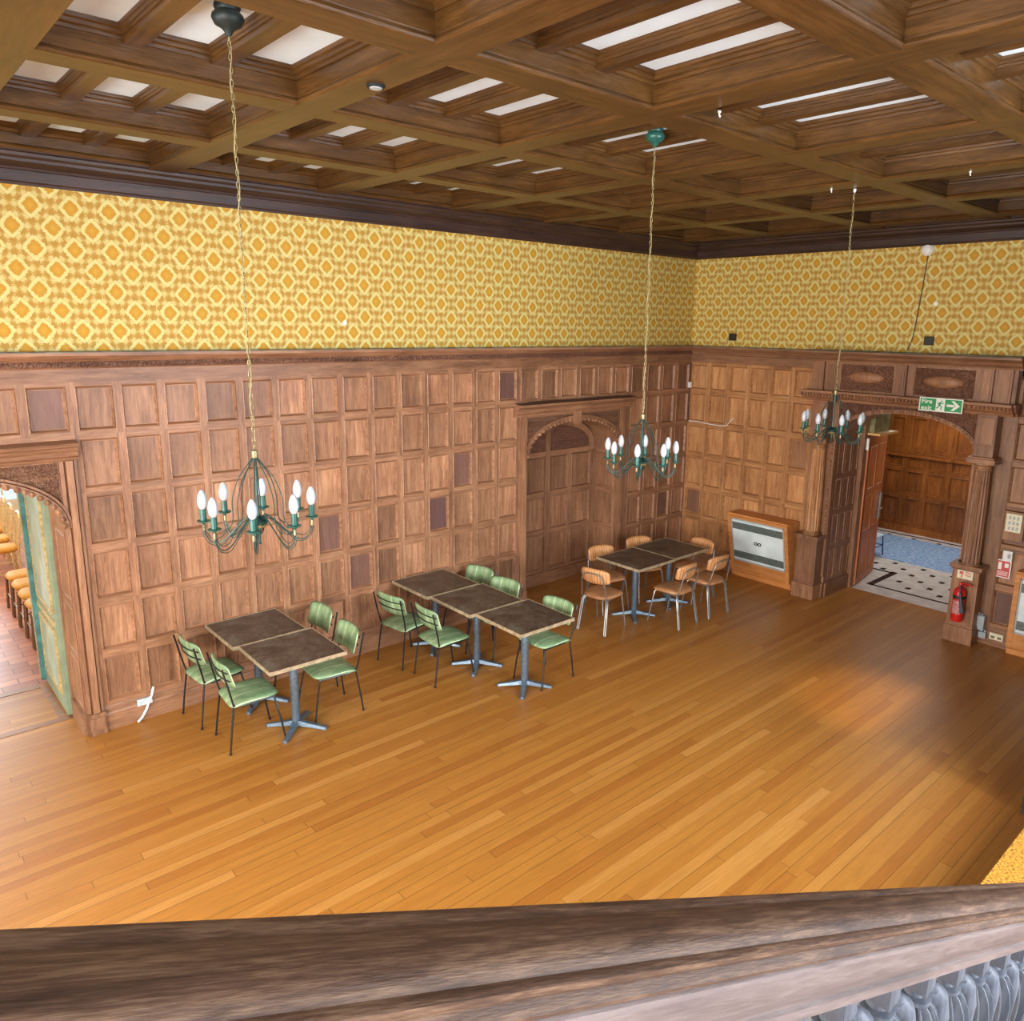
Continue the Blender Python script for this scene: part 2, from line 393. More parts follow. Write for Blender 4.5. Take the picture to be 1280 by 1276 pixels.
# ------------------------------------------------------------------ panelling
def panels(mb, us, zs, P, skip=None, sw=.032, rw=.036, hue_p=.06, mv=0, mh=1, depth=.024, tone=None):
    """recessed panel grid. P(u, z, d): d = out into the room. mv / mh = material slots for vertical / horizontal grain"""
    for i in range(len(us)-1):
        for j in range(len(zs)-1):
            if skip and skip(i, j): continue
            a, b_, c, d = us[i], us[i+1], zs[j], zs[j+1]
            ru, rz = (sw, rw)
            rings = [(0, 0, 0), (ru, rz, 0), (ru+.007, rz+.007, .006), (ru+.012, rz+.012, -.004), (ru+.019, rz+.019, -depth), (ru+.026, rz+.026, -depth)]
            v = []
            for du, dz, dd in rings:
                s_ = 1 if b_ > a else -1
                v += [P(a+s_*du, c+dz, dd), P(b_-s_*du, c+dz, dd), P(b_-s_*du, d-dz, dd), P(a+s_*du, d-dz, dd)]
            t1 = random.random()*.5+.25
            # frame: two stiles, two rails
            sv = [P(a, c, 0), P(a+s_*ru, c, 0), P(a+s_*ru, d, 0), P(a, d, 0)]
            mb.add(sv, [(0, 1, 2, 3)], mv, .3+.4*random.random())
            sv = [P(b_-s_*ru, c, 0), P(b_, c, 0), P(b_, d, 0), P(b_-s_*ru, d, 0)]
            mb.add(sv, [(0, 1, 2, 3)], mv, .3+.4*random.random())
            for q0, q1 in ((c, c+rz), (d-rz, d)):
                mb.add([P(a+s_*ru, q0, 0), P(b_-s_*ru, q0, 0), P(b_-s_*ru, q1, 0), P(a+s_*ru, q1, 0)], [(0, 1, 2, 3)], mh, .3+.4*random.random())
            f = []
            for k in range(1, 5):
                for q in range(4): f.append((k*4+q, k*4+(q+1) % 4, (k+1)*4+(q+1) % 4, (k+1)*4+q))
            mb.add(v, f, mh, .45+.2*random.random())
            r = random.random(); hu = 0
            if r < hue_p: hu = random.uniform(.45, .9)
            t = min(1, max(0, random.gauss(.5, .25)))
            if tone: t = min(1, max(0, t+tone(i, j)))
            mb.add([v[20], v[21], v[22], v[23]], [(0, 1, 2, 3)], mv, t, hu)

ZR = [.22, .708, 1.183, 1.671, 2.161, 2.649, 3.089]
PW = .345
# ------------------------------------------------------------------ left (long) wall
wall_left = struct(empty('wall_left'))
US = [-(24-i)*PW for i in range(-14, 25)]     # from x = -13.1 to 0
PL = lambda u, z, d: (u, -d, z)
mb = MB()
def skipL(i, j):
    k = i-14
    if 14 <= k < 20 and j < 5: return True          # niche
    if -6 <= k < 0 and j < 5: return True            # left doorway
    return False
panels(mb, US, ZR, PL, skipL, tone=lambda i, j: .10 if j in (2, 3) else (-.02 if j == 5 else 0))
struct(mb.build('oak_panelling', ['pan_z', 'pan_x'], wall_left))
mb = MB()
mb.add([(-13.2, 0, 3.32), (0.1, 0, 3.32), (.1, 0, 4.9), (-13.2, 0, 4.9)], [(0, 1, 2, 3)])
struct(mb.build('wallpaper', 'wp_x', wall_left, fix=False))
# dado cornice with carved frieze
mb = MB()
prof = [(0, 3.19), (.012, 3.195), (.03, 3.205), (.036, 3.25), (.05, 3.262), (.066, 3.27), (.09, 3.288), (.105, 3.30), (.105, 3.325), (0, 3.325)]
mb.sweep(prof, (-13.1, 0, 0), (0, 0, 0), (0, -1, 0), (0, 0, 1), 0)
mb.box(-13.1, 0, -.103, 0, 3.325, 3.333, 1)
mb.box(-13.1, 0, -.042, -.01, 3.205, 3.262, 2)
mb.box(-13.1, 0, -.008, .02, 3.085, 3.2, 3)
struct(mb.build('dado_cornice', ['frame_x', 'ledge', 'carved_dark', 'pan_x'], wall_left))
# skirting
SK = [(0, 0), (.03, 0), (.03, .15), (.024, .165), (.014, .175), (.012, .2), (0, .222)]
mb = MB()
for x0, x1 in ((-8.30, -3.42), (-1.5, 0), (-13.1, -10.25)):
    mb.sweep(SK, (x0, 0, 0), (x1, 0, 0), (0, -1, 0), (0, 0, 1), 0)
o = mb.build('baseboard_left', 'frame_x'); struct(o)

# arch helper: front plate with elliptical-headed opening, jambs and soffit
def arch_pts(cx, hw, spring, rise, n=28):
    return [(cx-hw*math.cos(PI*i/n), spring+rise*math.sin(PI*i/n)**.9 if 0 < i < n else spring) for i in range(n+1)]
def arch_plate(mb, P, u0, u1, cx, hw, spring, rise, ztop, d, m=0, msp=0):
    a = arch_pts(cx, hw, spring, rise)
    # pilaster strips
    mb.add([P(u0, 0, d), P(cx-hw, 0, d), P(cx-hw, spring, d), P(u0, spring, d)], [(0, 1, 2, 3)], m)
    mb.add([P(cx+hw, 0, d), P(u1, 0, d), P(u1, spring, d), P(cx+hw, spring, d)], [(0, 1, 2, 3)], m)
    mb.add([P(u0, spring, d), P(cx-hw, spring, d), P(cx-hw, ztop, d), P(u0, ztop, d)], [(0, 1, 2, 3)], m)
    mb.add([P(cx+hw, spring, d), P(u1, spring, d), P(u1, ztop, d), P(cx+hw, ztop, d)], [(0, 1, 2, 3)], m)
    for (x0, z0), (x1, z1) in zip(a, a[1:]):
        mb.add([P(x0, z0, d), P(x1, z1, d), P(x1, ztop, d), P(x0, ztop, d)], [(0, 1, 2, 3)], msp, .5)
def arch_soffit(mb, P, cx, hw, spring, rise, d0, d1, m=0):
    a = arch_pts(cx, hw, spring, rise); a = [(a[0][0], 0)]+a+[(a[-1][0], 0)]
    for (x0, z0), (x1, z1) in zip(a, a[1:]):
        mb.add([P(x0, z0, d0), P(x1, z1, d0), P(x1, z1, d1), P(x0, z0, d1)], [(0, 1, 2, 3)], m, .5)
def arch_band(mb, P, cx, hw, spring, rise, w, d0, d1, m=0, down=0):
    """raised band following the arch curve"""
    n = 28; A = arch_pts(cx, hw, spring, rise); B = arch_pts(cx, hw+w, spring, rise+w)
    if down: A = [(A[0][0], down)]+A+[(A[-1][0], down)]; B = [(B[0][0], down)]+B+[(B[-1][0], down)]
    for i in range(len(A)-1):
        a0, a1, b0, b1 = A[i], A[i+1], B[i], B[i+1]
        v = [P(*a0, d1), P(*a1, d1), P(*b1, d1), P(*b0, d1), P(*a0, d0), P(*a1, d0), P(*b1, d0), P(*b0, d0)]
        mb.add(v, [(0, 1, 2, 3), (0, 4, 5, 1), (3, 2, 6, 7)], m, .5)
def arch_beads(mb, P, cx, hw, spring, rise, r, d, n=22, m=0, sx=1.0):
    # gadroon beads evenly spaced along the curve
    A = arch_pts(cx, hw, spring, rise, 120); ln = [0]
    for p, q in zip(A, A[1:]): ln.append(ln[-1]+math.hypot(q[0]-p[0], q[1]-p[1]))
    for k in range(n):
        s_ = ln[-1]*(k+.5)/n; i = max(j for j in range(len(ln)) if ln[j] <= s_)
        mb.ball(P(A[i][0], A[i][1], d), r, 8, m)

# niche
trim1 = struct(empty('trim_1'))
NX, HW, SP, RI = -2.45, .85, 1.93, .44
mb = MB()
arch_plate(mb, PL, -3.45, -1.38, NX, HW, SP, RI, 2.66, .004, 0, 1)
for x0, x1, dd in ((-3.42, -3.33, .03), (-3.39, -3.345, .042), (-1.57, -1.48, .03), (-1.555, -1.51, .042)):
    mb.box(x0, x1, -dd, 0, 0, 2.5, 0)
arch_band(mb, PL, NX, HW, SP, RI, .05, 0, .02, 0)
arch_band(mb, PL, NX, HW+.05, SP, RI+.05, .018, 0, .03, 0)
arch_beads(mb, PL, NX, HW+.01, SP, RI+.01, (.03, .022, .026), .02, 30, 0)
arch_soffit(mb, PL, NX, HW, SP, RI, .004, -.46, 0)
mb.box(NX-.05, NX+.05, -.06, 0, 2.33, 2.5, 0)      # keystone
mb.box(-3.36, -1.54, -.024, 0, 2.455, 2.50, 0)
# skirting blocks at the piers
for x0, x1 in ((-3.45, -3.31), (-1.60, -1.38)): mb.box(x0, x1, -.05, 0, 0, .2, 0)
struct(mb.build('arch_surround', ['frame_z', 'carved'], trim1))
mb = MB()
prof = [(0, 2.47), (.03, 2.475), (.035, 2.50), (.05, 2.52), (.055, 2.56), (.085, 2.585), (.11, 2.60), (.115, 2.63), (0, 2.645)]
mb.sweep(prof, (-3.52, 0, 0), (-1.38, 0, 0), (0, -1, 0), (0, 0, 1))
mb.box(-3.51, -1.385, -.112, 0, 2.64, 2.648, 1)
struct(mb.build('niche_cornice', ['frame_x', 'dark_x'], trim1))
mb = MB()
PB = lambda u, z, d: (u, .46-d, z)
panels(mb, [-3.42, -2.98, -2.53, -2.08, -1.63, -1.5], [.17, .74, 1.29, 1.86], PB, hue_p=.02)
mb.add([(-3.45, .468, 1.8), (-1.5, .468, 1.8), (-1.5, .468, 2.5), (-3.45, .468, 2.5)], [(0, 1, 2, 3)], 2)
mb.box(-2.575, -2.485, .436, .47, .16, 2.4, 0)
mb.box(-3.4, -1.6, .44, .47, 1.84, 1.90, 1)
mb.box(-3.5, -1.5, .43, .47, 0, .17, 1); mb.box(-3.32, -3.28, 0, .46, 0, .2, 1); mb.box(-1.62, -1.58, 0, .46, 0, .2, 1)
arch_band(mb, PB, NX-.02, HW-.08, 1.9, .36, .09, 0, .03, 0, 0.0)
struct(mb.build('niche_back_panelling', ['frame_z', 'frame_x', 'carved_dark'], trim1))
# panelled right reveal of the niche
mb = MB()
PJ = lambda u, z, d: (-1.602-d, u, z)
panels(mb, [.02, .43], [.17, .74, 1.29, 1.86], PJ, hue_p=.3)
PJ2 = lambda u, z, d: (-3.298+d, u, z)
panels(mb, [.02, .43], [.17, .74, 1.29, 1.86], PJ2)
struct(mb.build('niche_reveal_panelling', ['frame_z', 'frame_y'], trim1))

# ---- left doorway surround (door_1)
door1 = struct(empty('door_1'))
DX = -9.28
mb = MB()
arch_plate(mb, PL, -10.4, -8.28, DX, .85, 1.88, .48, 2.60, .004, 0, 1)
mb.box(-10.4, -8.28, -.003, .01, 2.6, 2.652, 2)
for s_ in (1, -1):
    for a, b_, dd in ((.86, .89, .02), (.905, .955, .045), (.965, .985, .028)):
        x0, x1 = sorted((DX+s_*a, DX+s_*b_)); mb.box(x0, x1, -dd, 0, .2, 2.45, 0)
    x0, x1 = sorted((DX+s_*.85, DX+s_*.995)); mb.box(x0, x1, -.06, .02, 0, .2, 0)
    mb.box(x0+.015, x1-.015, -.068, 0, .05, .16, 0)
arch_band(mb, PL, DX, .85, 1.88, .48, .035, 0, .045, 0)
arch_band(mb, PL, DX, .892, 1.88, .522, .02, 0, .03, 0)
arch_beads(mb, PL, DX, .85, 1.88, .48, (.026, .034, .026), .035, 36, 0)
arch_soffit(mb, PL, DX, .85, 1.88, .48, .004, -.42, 0)
mb.box(DX-.82, DX+.82, -.02, 0, 2.44, 2.47, 0)
struct(mb.build('arch_surround', ['frame_z', 'carved', 'pan_x'], door1))
mb = MB()
prof = [(0, 2.44), (.02, 2.445), (.03, 2.475), (.05, 2.49), (.055, 2.52), (.075, 2.54), (.08, 2.56), (.105, 2.575), (.11, 2.60), (0, 2.62)]
mb.sweep(prof, (-10.28, 0, 0), (-8.28, 0, 0), (0, -1, 0), (0, 0, 1))
struct(mb.build('door_cornice', 'frame_x', door1))
mb = MB()
PJ = lambda u, z, d: (-8.432-d, u, z)
panels(mb, [.01, .41], [.2, .7, 1.2, 1.85], PJ)
mb.box(-8.46, -8.43, 0, .42, 0, .2, 1); mb.box(-8.452, -8.42, .40, .49, 0, 2.42, 0)
struct(mb.build('door_reveal_panelling', ['frame_z', 'frame_y'], door1))
# green door leaf standing open into the next room
leaf = struct(empty('door_leaf', (-8.47, .46, 0), 0, door1))
mb = MB()
mb.box(-.02, .02, 0, .92, .02, 2.3, 0)
struct(mb.build('leaf_board', 'doorgreen', leaf, bevel=.003))
mb = MB(); mb.box(-.06, .022, .922, .985, .04, 2.3, 0); mb.box(-.064, -.057, .95, .985, .06, 2.3, 1)
struct(mb.build('leaf_edge', ['teal', 'gilt'], leaf))
mb = MB()
for z0, z1, mm in ((1.0, 2.2, 0), (.22, .78, 0)):
    mb.box(-.026, -.018, .14, .78, z0, z1, 0)
    for a, b_, c, d in ((.11, .81, z0-.03, z0), (.11, .81, z1, z1+.03), (.11, .14, z0, z1), (.78, .81, z0, z1)):
        mb.box(-.036, -.018, a, b_, c, d, 1)
mb.box(-.034, -.018, .08, .84, .86, .9, 1)
struct(mb.build('leaf_panels', ['doorpale', 'gilt'], leaf))

# ------------------------------------------------------------------ right wall
wall_right = struct(empty('wall_right'))
PR = lambda u, z, d: (-d, u, z)
UR = [-i*PW*.9957 for i in range(7)]
mb = MB()
panels(mb, UR, ZR, PR, hue_p=.12, tone=lambda i, j: .30 if j in (1, 2, 3) else .12)  # tone raised as well, brightening this dimly lit wall
struct(mb.build('faded_bright_panelling', ['bright_fade_z', 'bright_fade_y'], wall_right)); mb = MB()
UR2 = [-4.47, -4.83, -5.19, -5.55, -5.91, -6.27]
panels(mb, UR2, ZR, PR, hue_p=.3)
struct(mb.build('oak_panelling', ['pan_z', 'pan_y'], wall_right))
mb = MB(); mb.add([(0, .1, 3.32), (0, -8.6, 3.32), (0, -8.6, 4.9), (0, .1, 4.9)], [(0, 1, 2, 3)])
struct(mb.build('wallpaper', 'wp_y', wall_right, fix=False))
mb = MB()
prof = [(0, 3.089), (.012, 3.095), (.012, 3.20), (.03, 3.21), (.036, 3.235), (.06, 3.26), (.09, 3.285), (.105, 3.30), (.105, 3.325), (0, 3.325)]
for y0, y1 in ((0, -2.02), (-4.5, -8.6)):
    mb.sweep(prof, (0, y0, 0), (0, y1, 0), (-1, 0, 0), (0, 0, 1))
    mb.box(-.103, 0, y0, y1, 3.325, 3.333, 1)
struct(mb.build('dado_cornice', ['frame_y', 'ledge'], wall_right))
mb = MB()
for y0, y1 in ((0, -2.08), (-4.40, -6.3)):
    mb.sweep(SK, (0, y0, 0), (0, y1, 0), (-1, 0, 0), (0, 0, 1))
struct(mb.build('baseboard_right', 'frame_y'))
mb = MB(); mb.add([(0, -6.2, 0), (0, -9, 0), (0, -9, 3.1), (0, -6.2, 3.1)], [(0, 1, 2, 3)])
struct(mb.build('plain_dado', 'frame_z', wall_right))

# ---- big doorway on the right (door_2)
door2 = struct(empty('door_2'))
AY, AH, ASP, ARI = -3.27, .84, 2.18, .42
mb = MB()
PR2 = lambda u, z, d: (-d, u, z)
arch_plate(mb, PR2, -4.5, -2.06, AY, AH, ASP, ARI, 2.72, .02, 0, 1)
arch_band(mb, PR2, AY, AH, ASP, ARI, .05, .02, .045, 0)
arch_soffit(mb, PR2, AY, AH, ASP, ARI, .02, -.66, 0)
mb.add([(.66, -2.0, 0), (.66, -2.43, 0), (.66, -2.43, 3.2), (.66, -2.0, 3.2)], [(0, 1, 2, 3)], 0)
mb.add([(.66, -4.11, 0), (.66, -4.6, 0), (.66, -4.6, 3.2), (.66, -4.11, 3.2)], [(0, 1, 2, 3)], 0)
for yy in (AY+AH-.0, AY-AH+.0):
    s_ = 1 if yy > AY else -1
    mb.box(-.05, .0, yy-.004*s_, yy+.07*s_, .3, ASP, 0)
    mb.box(-.06, .02, yy-.01*s_, yy+.1*s_, 0, .2, 0)
struct(mb.build('arch_surround', ['frame_z', 'carved_dark'], door2))
mb = MB()
for yy, s_ in ((AY+AH+.035, 1), (AY-AH-.035, -1)):
    z = .84
    while z < 2.16:
        mb.ball((-.056, yy, z), (.016, .017, .02), 8, 0); z += .055
A = arch_beads(mb, PR2, AY, AH+.025, ASP, ARI+.025, (.014, .02, .02), .05, 44, 0)
struct(mb.build('beading', 'frame_z', door2))
# panelled reveals
mb = MB()
PJ = lambda u, z, d: (u, AY+AH-.004-d, z)
panels(mb, [.04, .24, .44, .64], [.2, .7, 1.18, 1.67, 2.16], PJ, sw=.022, hue_p=.5)
mb.box(.0, .66, AY+AH-.03, AY+AH, 0, .2, 1)
PJ = lambda u, z, d: (u, AY-AH+.004+d, z)
panels(mb, [.04, .24, .44, .64], [.2, .7, 1.18, 1.67, 2.16], PJ, sw=.022)
mb.box(.0, .66, AY-AH, AY-AH+.03, 0, .2, 1)
# inner post by the hinge
mb.box(.66, .76, AY+AH-.06, AY+AH+.05, 0, 2.6, 0)
mb.box(.66, .76, AY-AH-.05, AY-AH+.06, 0, 2.6, 0)
struct(mb.build('door_reveal_panelling', ['frame_z', 'frame_x'], door2))
# entablature
mb = MB()
mb.box(-.12, .0, -4.47, -2.06, 2.72, 3.22, 0)
prof = [(.10, 2.685), (.14, 2.69), (.15, 2.72), (.20, 2.745), (.23, 2.79), (.25, 2.80), (.25, 2.825), (.10, 2.825)]
mb.sweep(prof, (0, -2.0, 0), (0, -4.52, 0), (-1, 0, 0), (0, 0, 1), 1)
prof2 = [(.0, 2.685), (.20, 2.69), (.22, 2.72), (.27, 2.745), (.30, 2.79), (.32, 2.80), (.32, 2.828), (.0, 2.828)]
mb.sweep(prof2, (0, -2.02, 0), (0, -2.46, 0), (-1, 0, 0), (0, 0, 1), 1)
mb.sweep(prof2, (0, -4.06, 0), (0, -4.50, 0), (-1, 0, 0), (0, 0, 1), 1)
prof = [(.0, 3.19), (.16, 3.195), (.165, 3.215), (.2, 3.24), (.215, 3.27), (.25, 3.295), (.27, 3.305), (.27, 3.33), (0, 3.335)]
mb.sweep(prof, (0, -2.0, 0), (0, -4.52, 0), (-1, 0, 0), (0, 0, 1), 1)
mb.box(-.268, 0, -4.52, -2.0, 3.335, 3.342, 2)
for y0, y1 in ((-2.08, -2.24), (-2.27, -2.42), (-3.17, -3.29), (-4.12, -4.24), (-4.29, -4.43)):
    mb.box(-.16, -.1, y0, y1, 2.825, 3.195, 0)
    s_ = .022; mb.box(-.168, -.1, y0-s_, y1+s_, 2.85, 3.17, 0)
for y in (-2.79, -3.71):                                   # oval bosses in carved fields
    mb.box(-.128, -.1, y-.33, y+.33, 2.85, 3.17, 3)
    mb.ball((-.125, y, 3.02), (.07, .23, .075), 20, 0)
k = -2.03
while k > -4.5:
    far = -.325 if (k > -2.46 or k < -4.06) else -.255
    mb.ball((far+.02, k, 2.775), (.022, .016, .026), 8, 1); k -= .043
struct(mb.build('entablature', ['frame_z', 'frame_y', 'ledge', 'carved_dark'], door2))
# fluted columns on pedestals
def column(y, pz=.84):
    r = struct(empty('fluted_column', (-.135, y, 0), 0, door2))
    mb = MB()
    mb.box(-.105, .13, -.145, .145, 0, pz-.02, 0); mb.box(-.125, .13, -.16, .16, 0, .2, 0); mb.box(-.115, .13, -.152, .152, .2, .225, 0)
    mb.box(-.14, .13, -.175, .175, pz, pz+.05, 0); mb.box(-.12, .13, -.155, .155, pz-.02, pz, 0)
    struct(mb.build('pedestal', 'frame_z', r, bevel=.006))
    mb = MB()
    mb.lathe([(.118, pz+.05), (.118, pz+.065), (.108, .915), (.105, .93), (.1, .94)], (0, 0, 0), 48, 0)
    n = 128; mb.lathe([(.1, .94), (.1, .96), (.1, 1.3), (.095, 1.7), (.088, 2.04), (.088, 2.06)], (0, 0, 0), n, 0, ribs=16, amp=.012, r0=.95, r1=2.05)
    mb.lathe([(.088, 2.06), (.098, 2.065), (.098, 2.08), (.088, 2.085), (.09, 2.11), (.115, 2.13), (.115, 2.145)], (0, 0, 0), 40, 0)
    struct(mb.build('shaft', 'bright_fade_z' if y > -3 else 'frame_z', r, smooth=True))
    mb = MB()
    mb.box(-.13, .13, -.15, .15, 2.145, 2.20, 0); mb.box(-.12, .13, -.135, .135, 2.2, 2.22, 0)
    mb.box(-.085, .13, -.105, .105, 2.22, 2.70, 0); mb.box(-.093, .13, -.112, .112, 2.33, 2.345, 0); mb.box(-.091, .13, -.085, .085, 2.37, 2.66, 0)
    struct(mb.build('capital', 'frame_z', r, bevel=.004))
column(-2.255); column(-4.25, .905)
# oak leaf, open flat into the lobby
lf = struct(empty('door_leaf', (.77, -2.465, 0), math.radians(9.5), door2))
mb = MB(); mb.box(0, .93, -.045, 0, .02, 2.14, 0)
struct(mb.build('leaf_board', 'leafwood', lf, bevel=.003))
mb = MB()
PJ = lambda u, z, d: (u, -.052-d, z)
panels(mb, [.04, .46, .89], [.12, .74, 1.35, 2.06], PJ, sw=.05, rw=.05, hue_p=0, mv=0, mh=0)
struct(mb.build('leaf_panels', 'leafwood', lf))
mb = MB(); mb.box(.8, .86, -.075, -.05, .85, 1.25, 0); mb.tube([(.83, -.05, 1.02), (.83, -.1, 1.02), (.74, -.1, 1.02)], .01, 8, 0)
struct(mb.build('door_handle', 'pewter', lf))

# ---- small lobby and corridor behind
mb = MB()
mb.box(.76, 1.80, -2.28, -2.2, 0, 3.1, 0); mb.box(1.80, 1.86, -2.28, 1.5, 0, 3.1, 0); mb.box(.76, 1.8, -4.62, -4.55, 0, 3.1, 0)
struct(mb.build('wall_lobby', 'corr'))
mb = MB()
mb.box(.66, 4.6, -7.0, 1.5, 3.1, 3.16, 0); struct(mb.build('ceiling_corridor', 'wallpaint'))
mb = MB()
PC = lambda u, z, d: (4.45-d, u, z)
UC = [-1.54-.373*k for k in range(-6, 11)]
panels(mb, UC, [.12, .675, 1.17], PC, sw=.045, rw=.045, hue_p=0, mv=0, mh=0)
panels(mb, UC, [1.17, 1.40], PC, sw=.045, rw=.03, hue_p=0, mv=0, mh=0)
panels(mb, UC, [1.40, 1.5, 2.12, 2.7, 3.1], PC, sw=.075, rw=.04, hue_p=0, mv=0, mh=0)
mb.box(4.41, 4.45, -5.3, .7, 0, .12, 0); mb.box(4.42, 4.45, -5.3, .7, 1.385, 1.43, 0)
struct(mb.build('wall_corridor', 'corr'))
mb = MB(); mb.box(.72, 4.5, 1.5, 1.56, 0, 3.1); mb.box(.72, 4.5, -5.36, -5.3, 0, 3.1); struct(mb.build('wall_corridor_end', 'corr'))
# marble floor with inset diamonds
mb = MB()
mb.box(.70, 4.6, -5.4, 1.5, -.05, .0, 0, .5)
def sl(x0, x1, y0, y1, m=1): mb.box(x0, x1, y0, y1, -.01, .002, m, .5)
sl(1.03, 1.08, -4.6, -2.6); sl(1.03, 1.9, -2.65, -2.56); sl(1.80, 1.86, -2.6, .0); sl(4.22, 4.28, -5.2, 1.4)
x = 1.29; i = 0
while x < 4.2:
    y = -5.2+(.215 if i % 2 else 0)
    while y < 1.3:
        if x > 1.9 or y < -2.7:
            if not (2.5 < x < 4.0): sl(x-.045, x+.045, y-.035, y+.035)
        y += .43
    x += .215; i += 1
struct(mb.build('floor_corridor', ['marble', 'bmarble']))
mb = MB(); mb.box(2.52, 4.02, -4.6, .8, .0025, .014, 0)
tag(mb.build('floor_rug', 'rug', bevel=.003), 'blue mottled rug on the marble corridor floor behind the arch', 'rug')

# ------------------------------------------------------------------ floor and other walls
mb = MB(); mb.add([(-14, -9.2, 0), (.02, -9.2, 0), (.02, 0.02, 0), (-14, .02, 0)], [(0, 1, 2, 3)])
mb.add([(.02, -4.12, 0), (.70, -4.12, 0), (.70, -2.42, 0), (.02, -2.42, 0)], [(0, 1, 2, 3)])
mb.add([(-3.3, .02, 0), (-1.6, .02, 0), (-1.6, .47, 0), (-3.3, .47, 0)], [(0, 1, 2, 3)])
mb.add([(-12, .02, 0), (-8.2, .02, 0), (-8.2, 1.4, 0), (-12, 1.4, 0)], [(0, 1, 2, 3)])
struct(mb.build('floor', 'floor', fix=False))
mb = MB(); mb.box(-10.2, -8.43, .42, .5, 0, .003); mb.box(-10.2, -8.56, 1.30, 1.4, 0, .003); mb.box(-8.56, -8.50, .5, 1.3, 0, .003)
struct(mb.build('trim_2', 'frame_x'))
mb = MB(); mb.add([(-14, 1.4, 0), (-6, 1.4, 0), (-6, 10, 0), (-14, 10, 0)], [(0, 1, 2, 3)])
struct(mb.build('floor_side_room', 'parquet', fix=False))
# side room shell
mb = MB()
mb.box(-7.4, -7.3, .47, 9.6, 0, 3.4); mb.box(-8.43, -7.4, .475, .55, 0, 3.4); mb.box(-14, -10.14, .46, .55, 0, 3.4)
mb.box(-14, -13.9, .56, 9.5, 0, 3.4); mb.box(-10.14, -8.43, .44, .52, 2.4, 3.4)
for x0, x1 in ((-14, -11.6), (-10.9, -9.9), (-8.6, -8.35), (-7.45, -7.4)): mb.box(x0, x1, 9.5, 9.6, 0, 3.4)
for x0, x1 in ((-11.6, -10.9), (-9.9, -8.6), (-8.35, -7.45)): mb.box(x0, x1, 9.5, 9.6, 0, .3); mb.box(x0, x1, 9.5, 9.6, 2.9, 3.4)
for x in (-8.13, -7.9, -7.67): mb.box(x-.015, x+.015, 9.52, 9.56, .3, 2.9)
for z in (.9, 1.5, 2.1): mb.box(-8.35, -7.45, 9.525, 9.555, z-.015, z+.015)
struct(mb.build('wall_side_room', 'wallpaint'))
mb = MB(); mb.box(-14, -7.3, .4, 9.6, 3.4, 3.45); struct(mb.build('ceiling_side_room', 'plaster'))

# wall behind the camera, with tall windows, and end wall
def window(name, x0, x1, z0, z1, y=None, x=None):
    w = struct(empty(name)); mb = MB(); n = 3
    def B(a0, a1, c0, c1, t=.05):
        if y is not None: mb.box(a0, a1, y-t, y, c0, c1)
        else: mb.box(x-t, x, a0, a1, c0, c1)
    B(x0, x0+.06, z0, z1); B(x1-.06, x1, z0, z1); B(x0, x1, z0, z0+.06); B(x0, x1, z1-.06, z1)
    for k in range(1, n): xx = x0+(x1-x0)*k/n; B(xx-.025, xx+.025, z0, z1)
    for k in range(1, 4): zz = z0+(z1-z0)*k/4; B(x0, x1, zz-.02, zz+.02, .04)
    struct(mb.build('window_frame', 'frame_z', w)); return w
FW = [(-13.0, -11.4), (-10.9, -9.3), (-8.8, -7.2), (-6.7, -5.3), (-4.9, -3.7)]  # last window added to bring light to the deep end of the room
mb = MB()
xs = [-14]+[q for a in FW for q in a]+[0]
for a, b_ in zip(xs[::2], xs[1::2]): mb.box(a, b_, -9.2, -9.05, 0, 4.96, 0)
for a, b_ in FW: mb.box(a, b_, -9.2, -9.05, 0, 1.3, 0); mb.box(a, b_, -9.2, -9.05, 4.4, 4.96, 0)
struct(mb.build('wall_front', 'pan_z'))
for i, (a, b_) in enumerate(FW): window('window_%d' % (i+1), a, b_, 1.3, 4.4, y=-9.1)
mb = MB(); ey = [(-9.0, -7.5), (-6.7, -5.0), (-3.4, -1.6)]
xs = [-9.2]+[q for a in ey for q in a]+[0]
for a, b_ in zip(xs[::2], xs[1::2]): mb.box(-13.2, -13.05, a, b_, 0, 4.96, 0)
for a, b_ in ey: mb.box(-13.2, -13.05, a, b_, 0, 1.0, 0); mb.box(-13.2, -13.05, a, b_, 4.3, 4.96, 0)
struct(mb.build('wall_back', 'pan_z'))
for i, (a, b_) in enumerate(ey): window('window_%d' % (i+6), a, b_, 1.0, 4.3, x=-13.08)
mb = MB(); mb.box(-3.9, 0, -9.05, -5.8, 2.45, 2.62); mb.box(-3.9, 0, -5.85, -5.78, 2.2, 3.4); mb.box(-3.4, -3.3, -9.05, -5.85, 0, 2.45); mb.box(-3.4, -3.3, -9.05, -5.85, 2.62, 4.78)  # deck, parapet and partition added to keep daylight off the right-hand floor
struct(mb.build('ceiling_light_blocker', 'dark_x'))

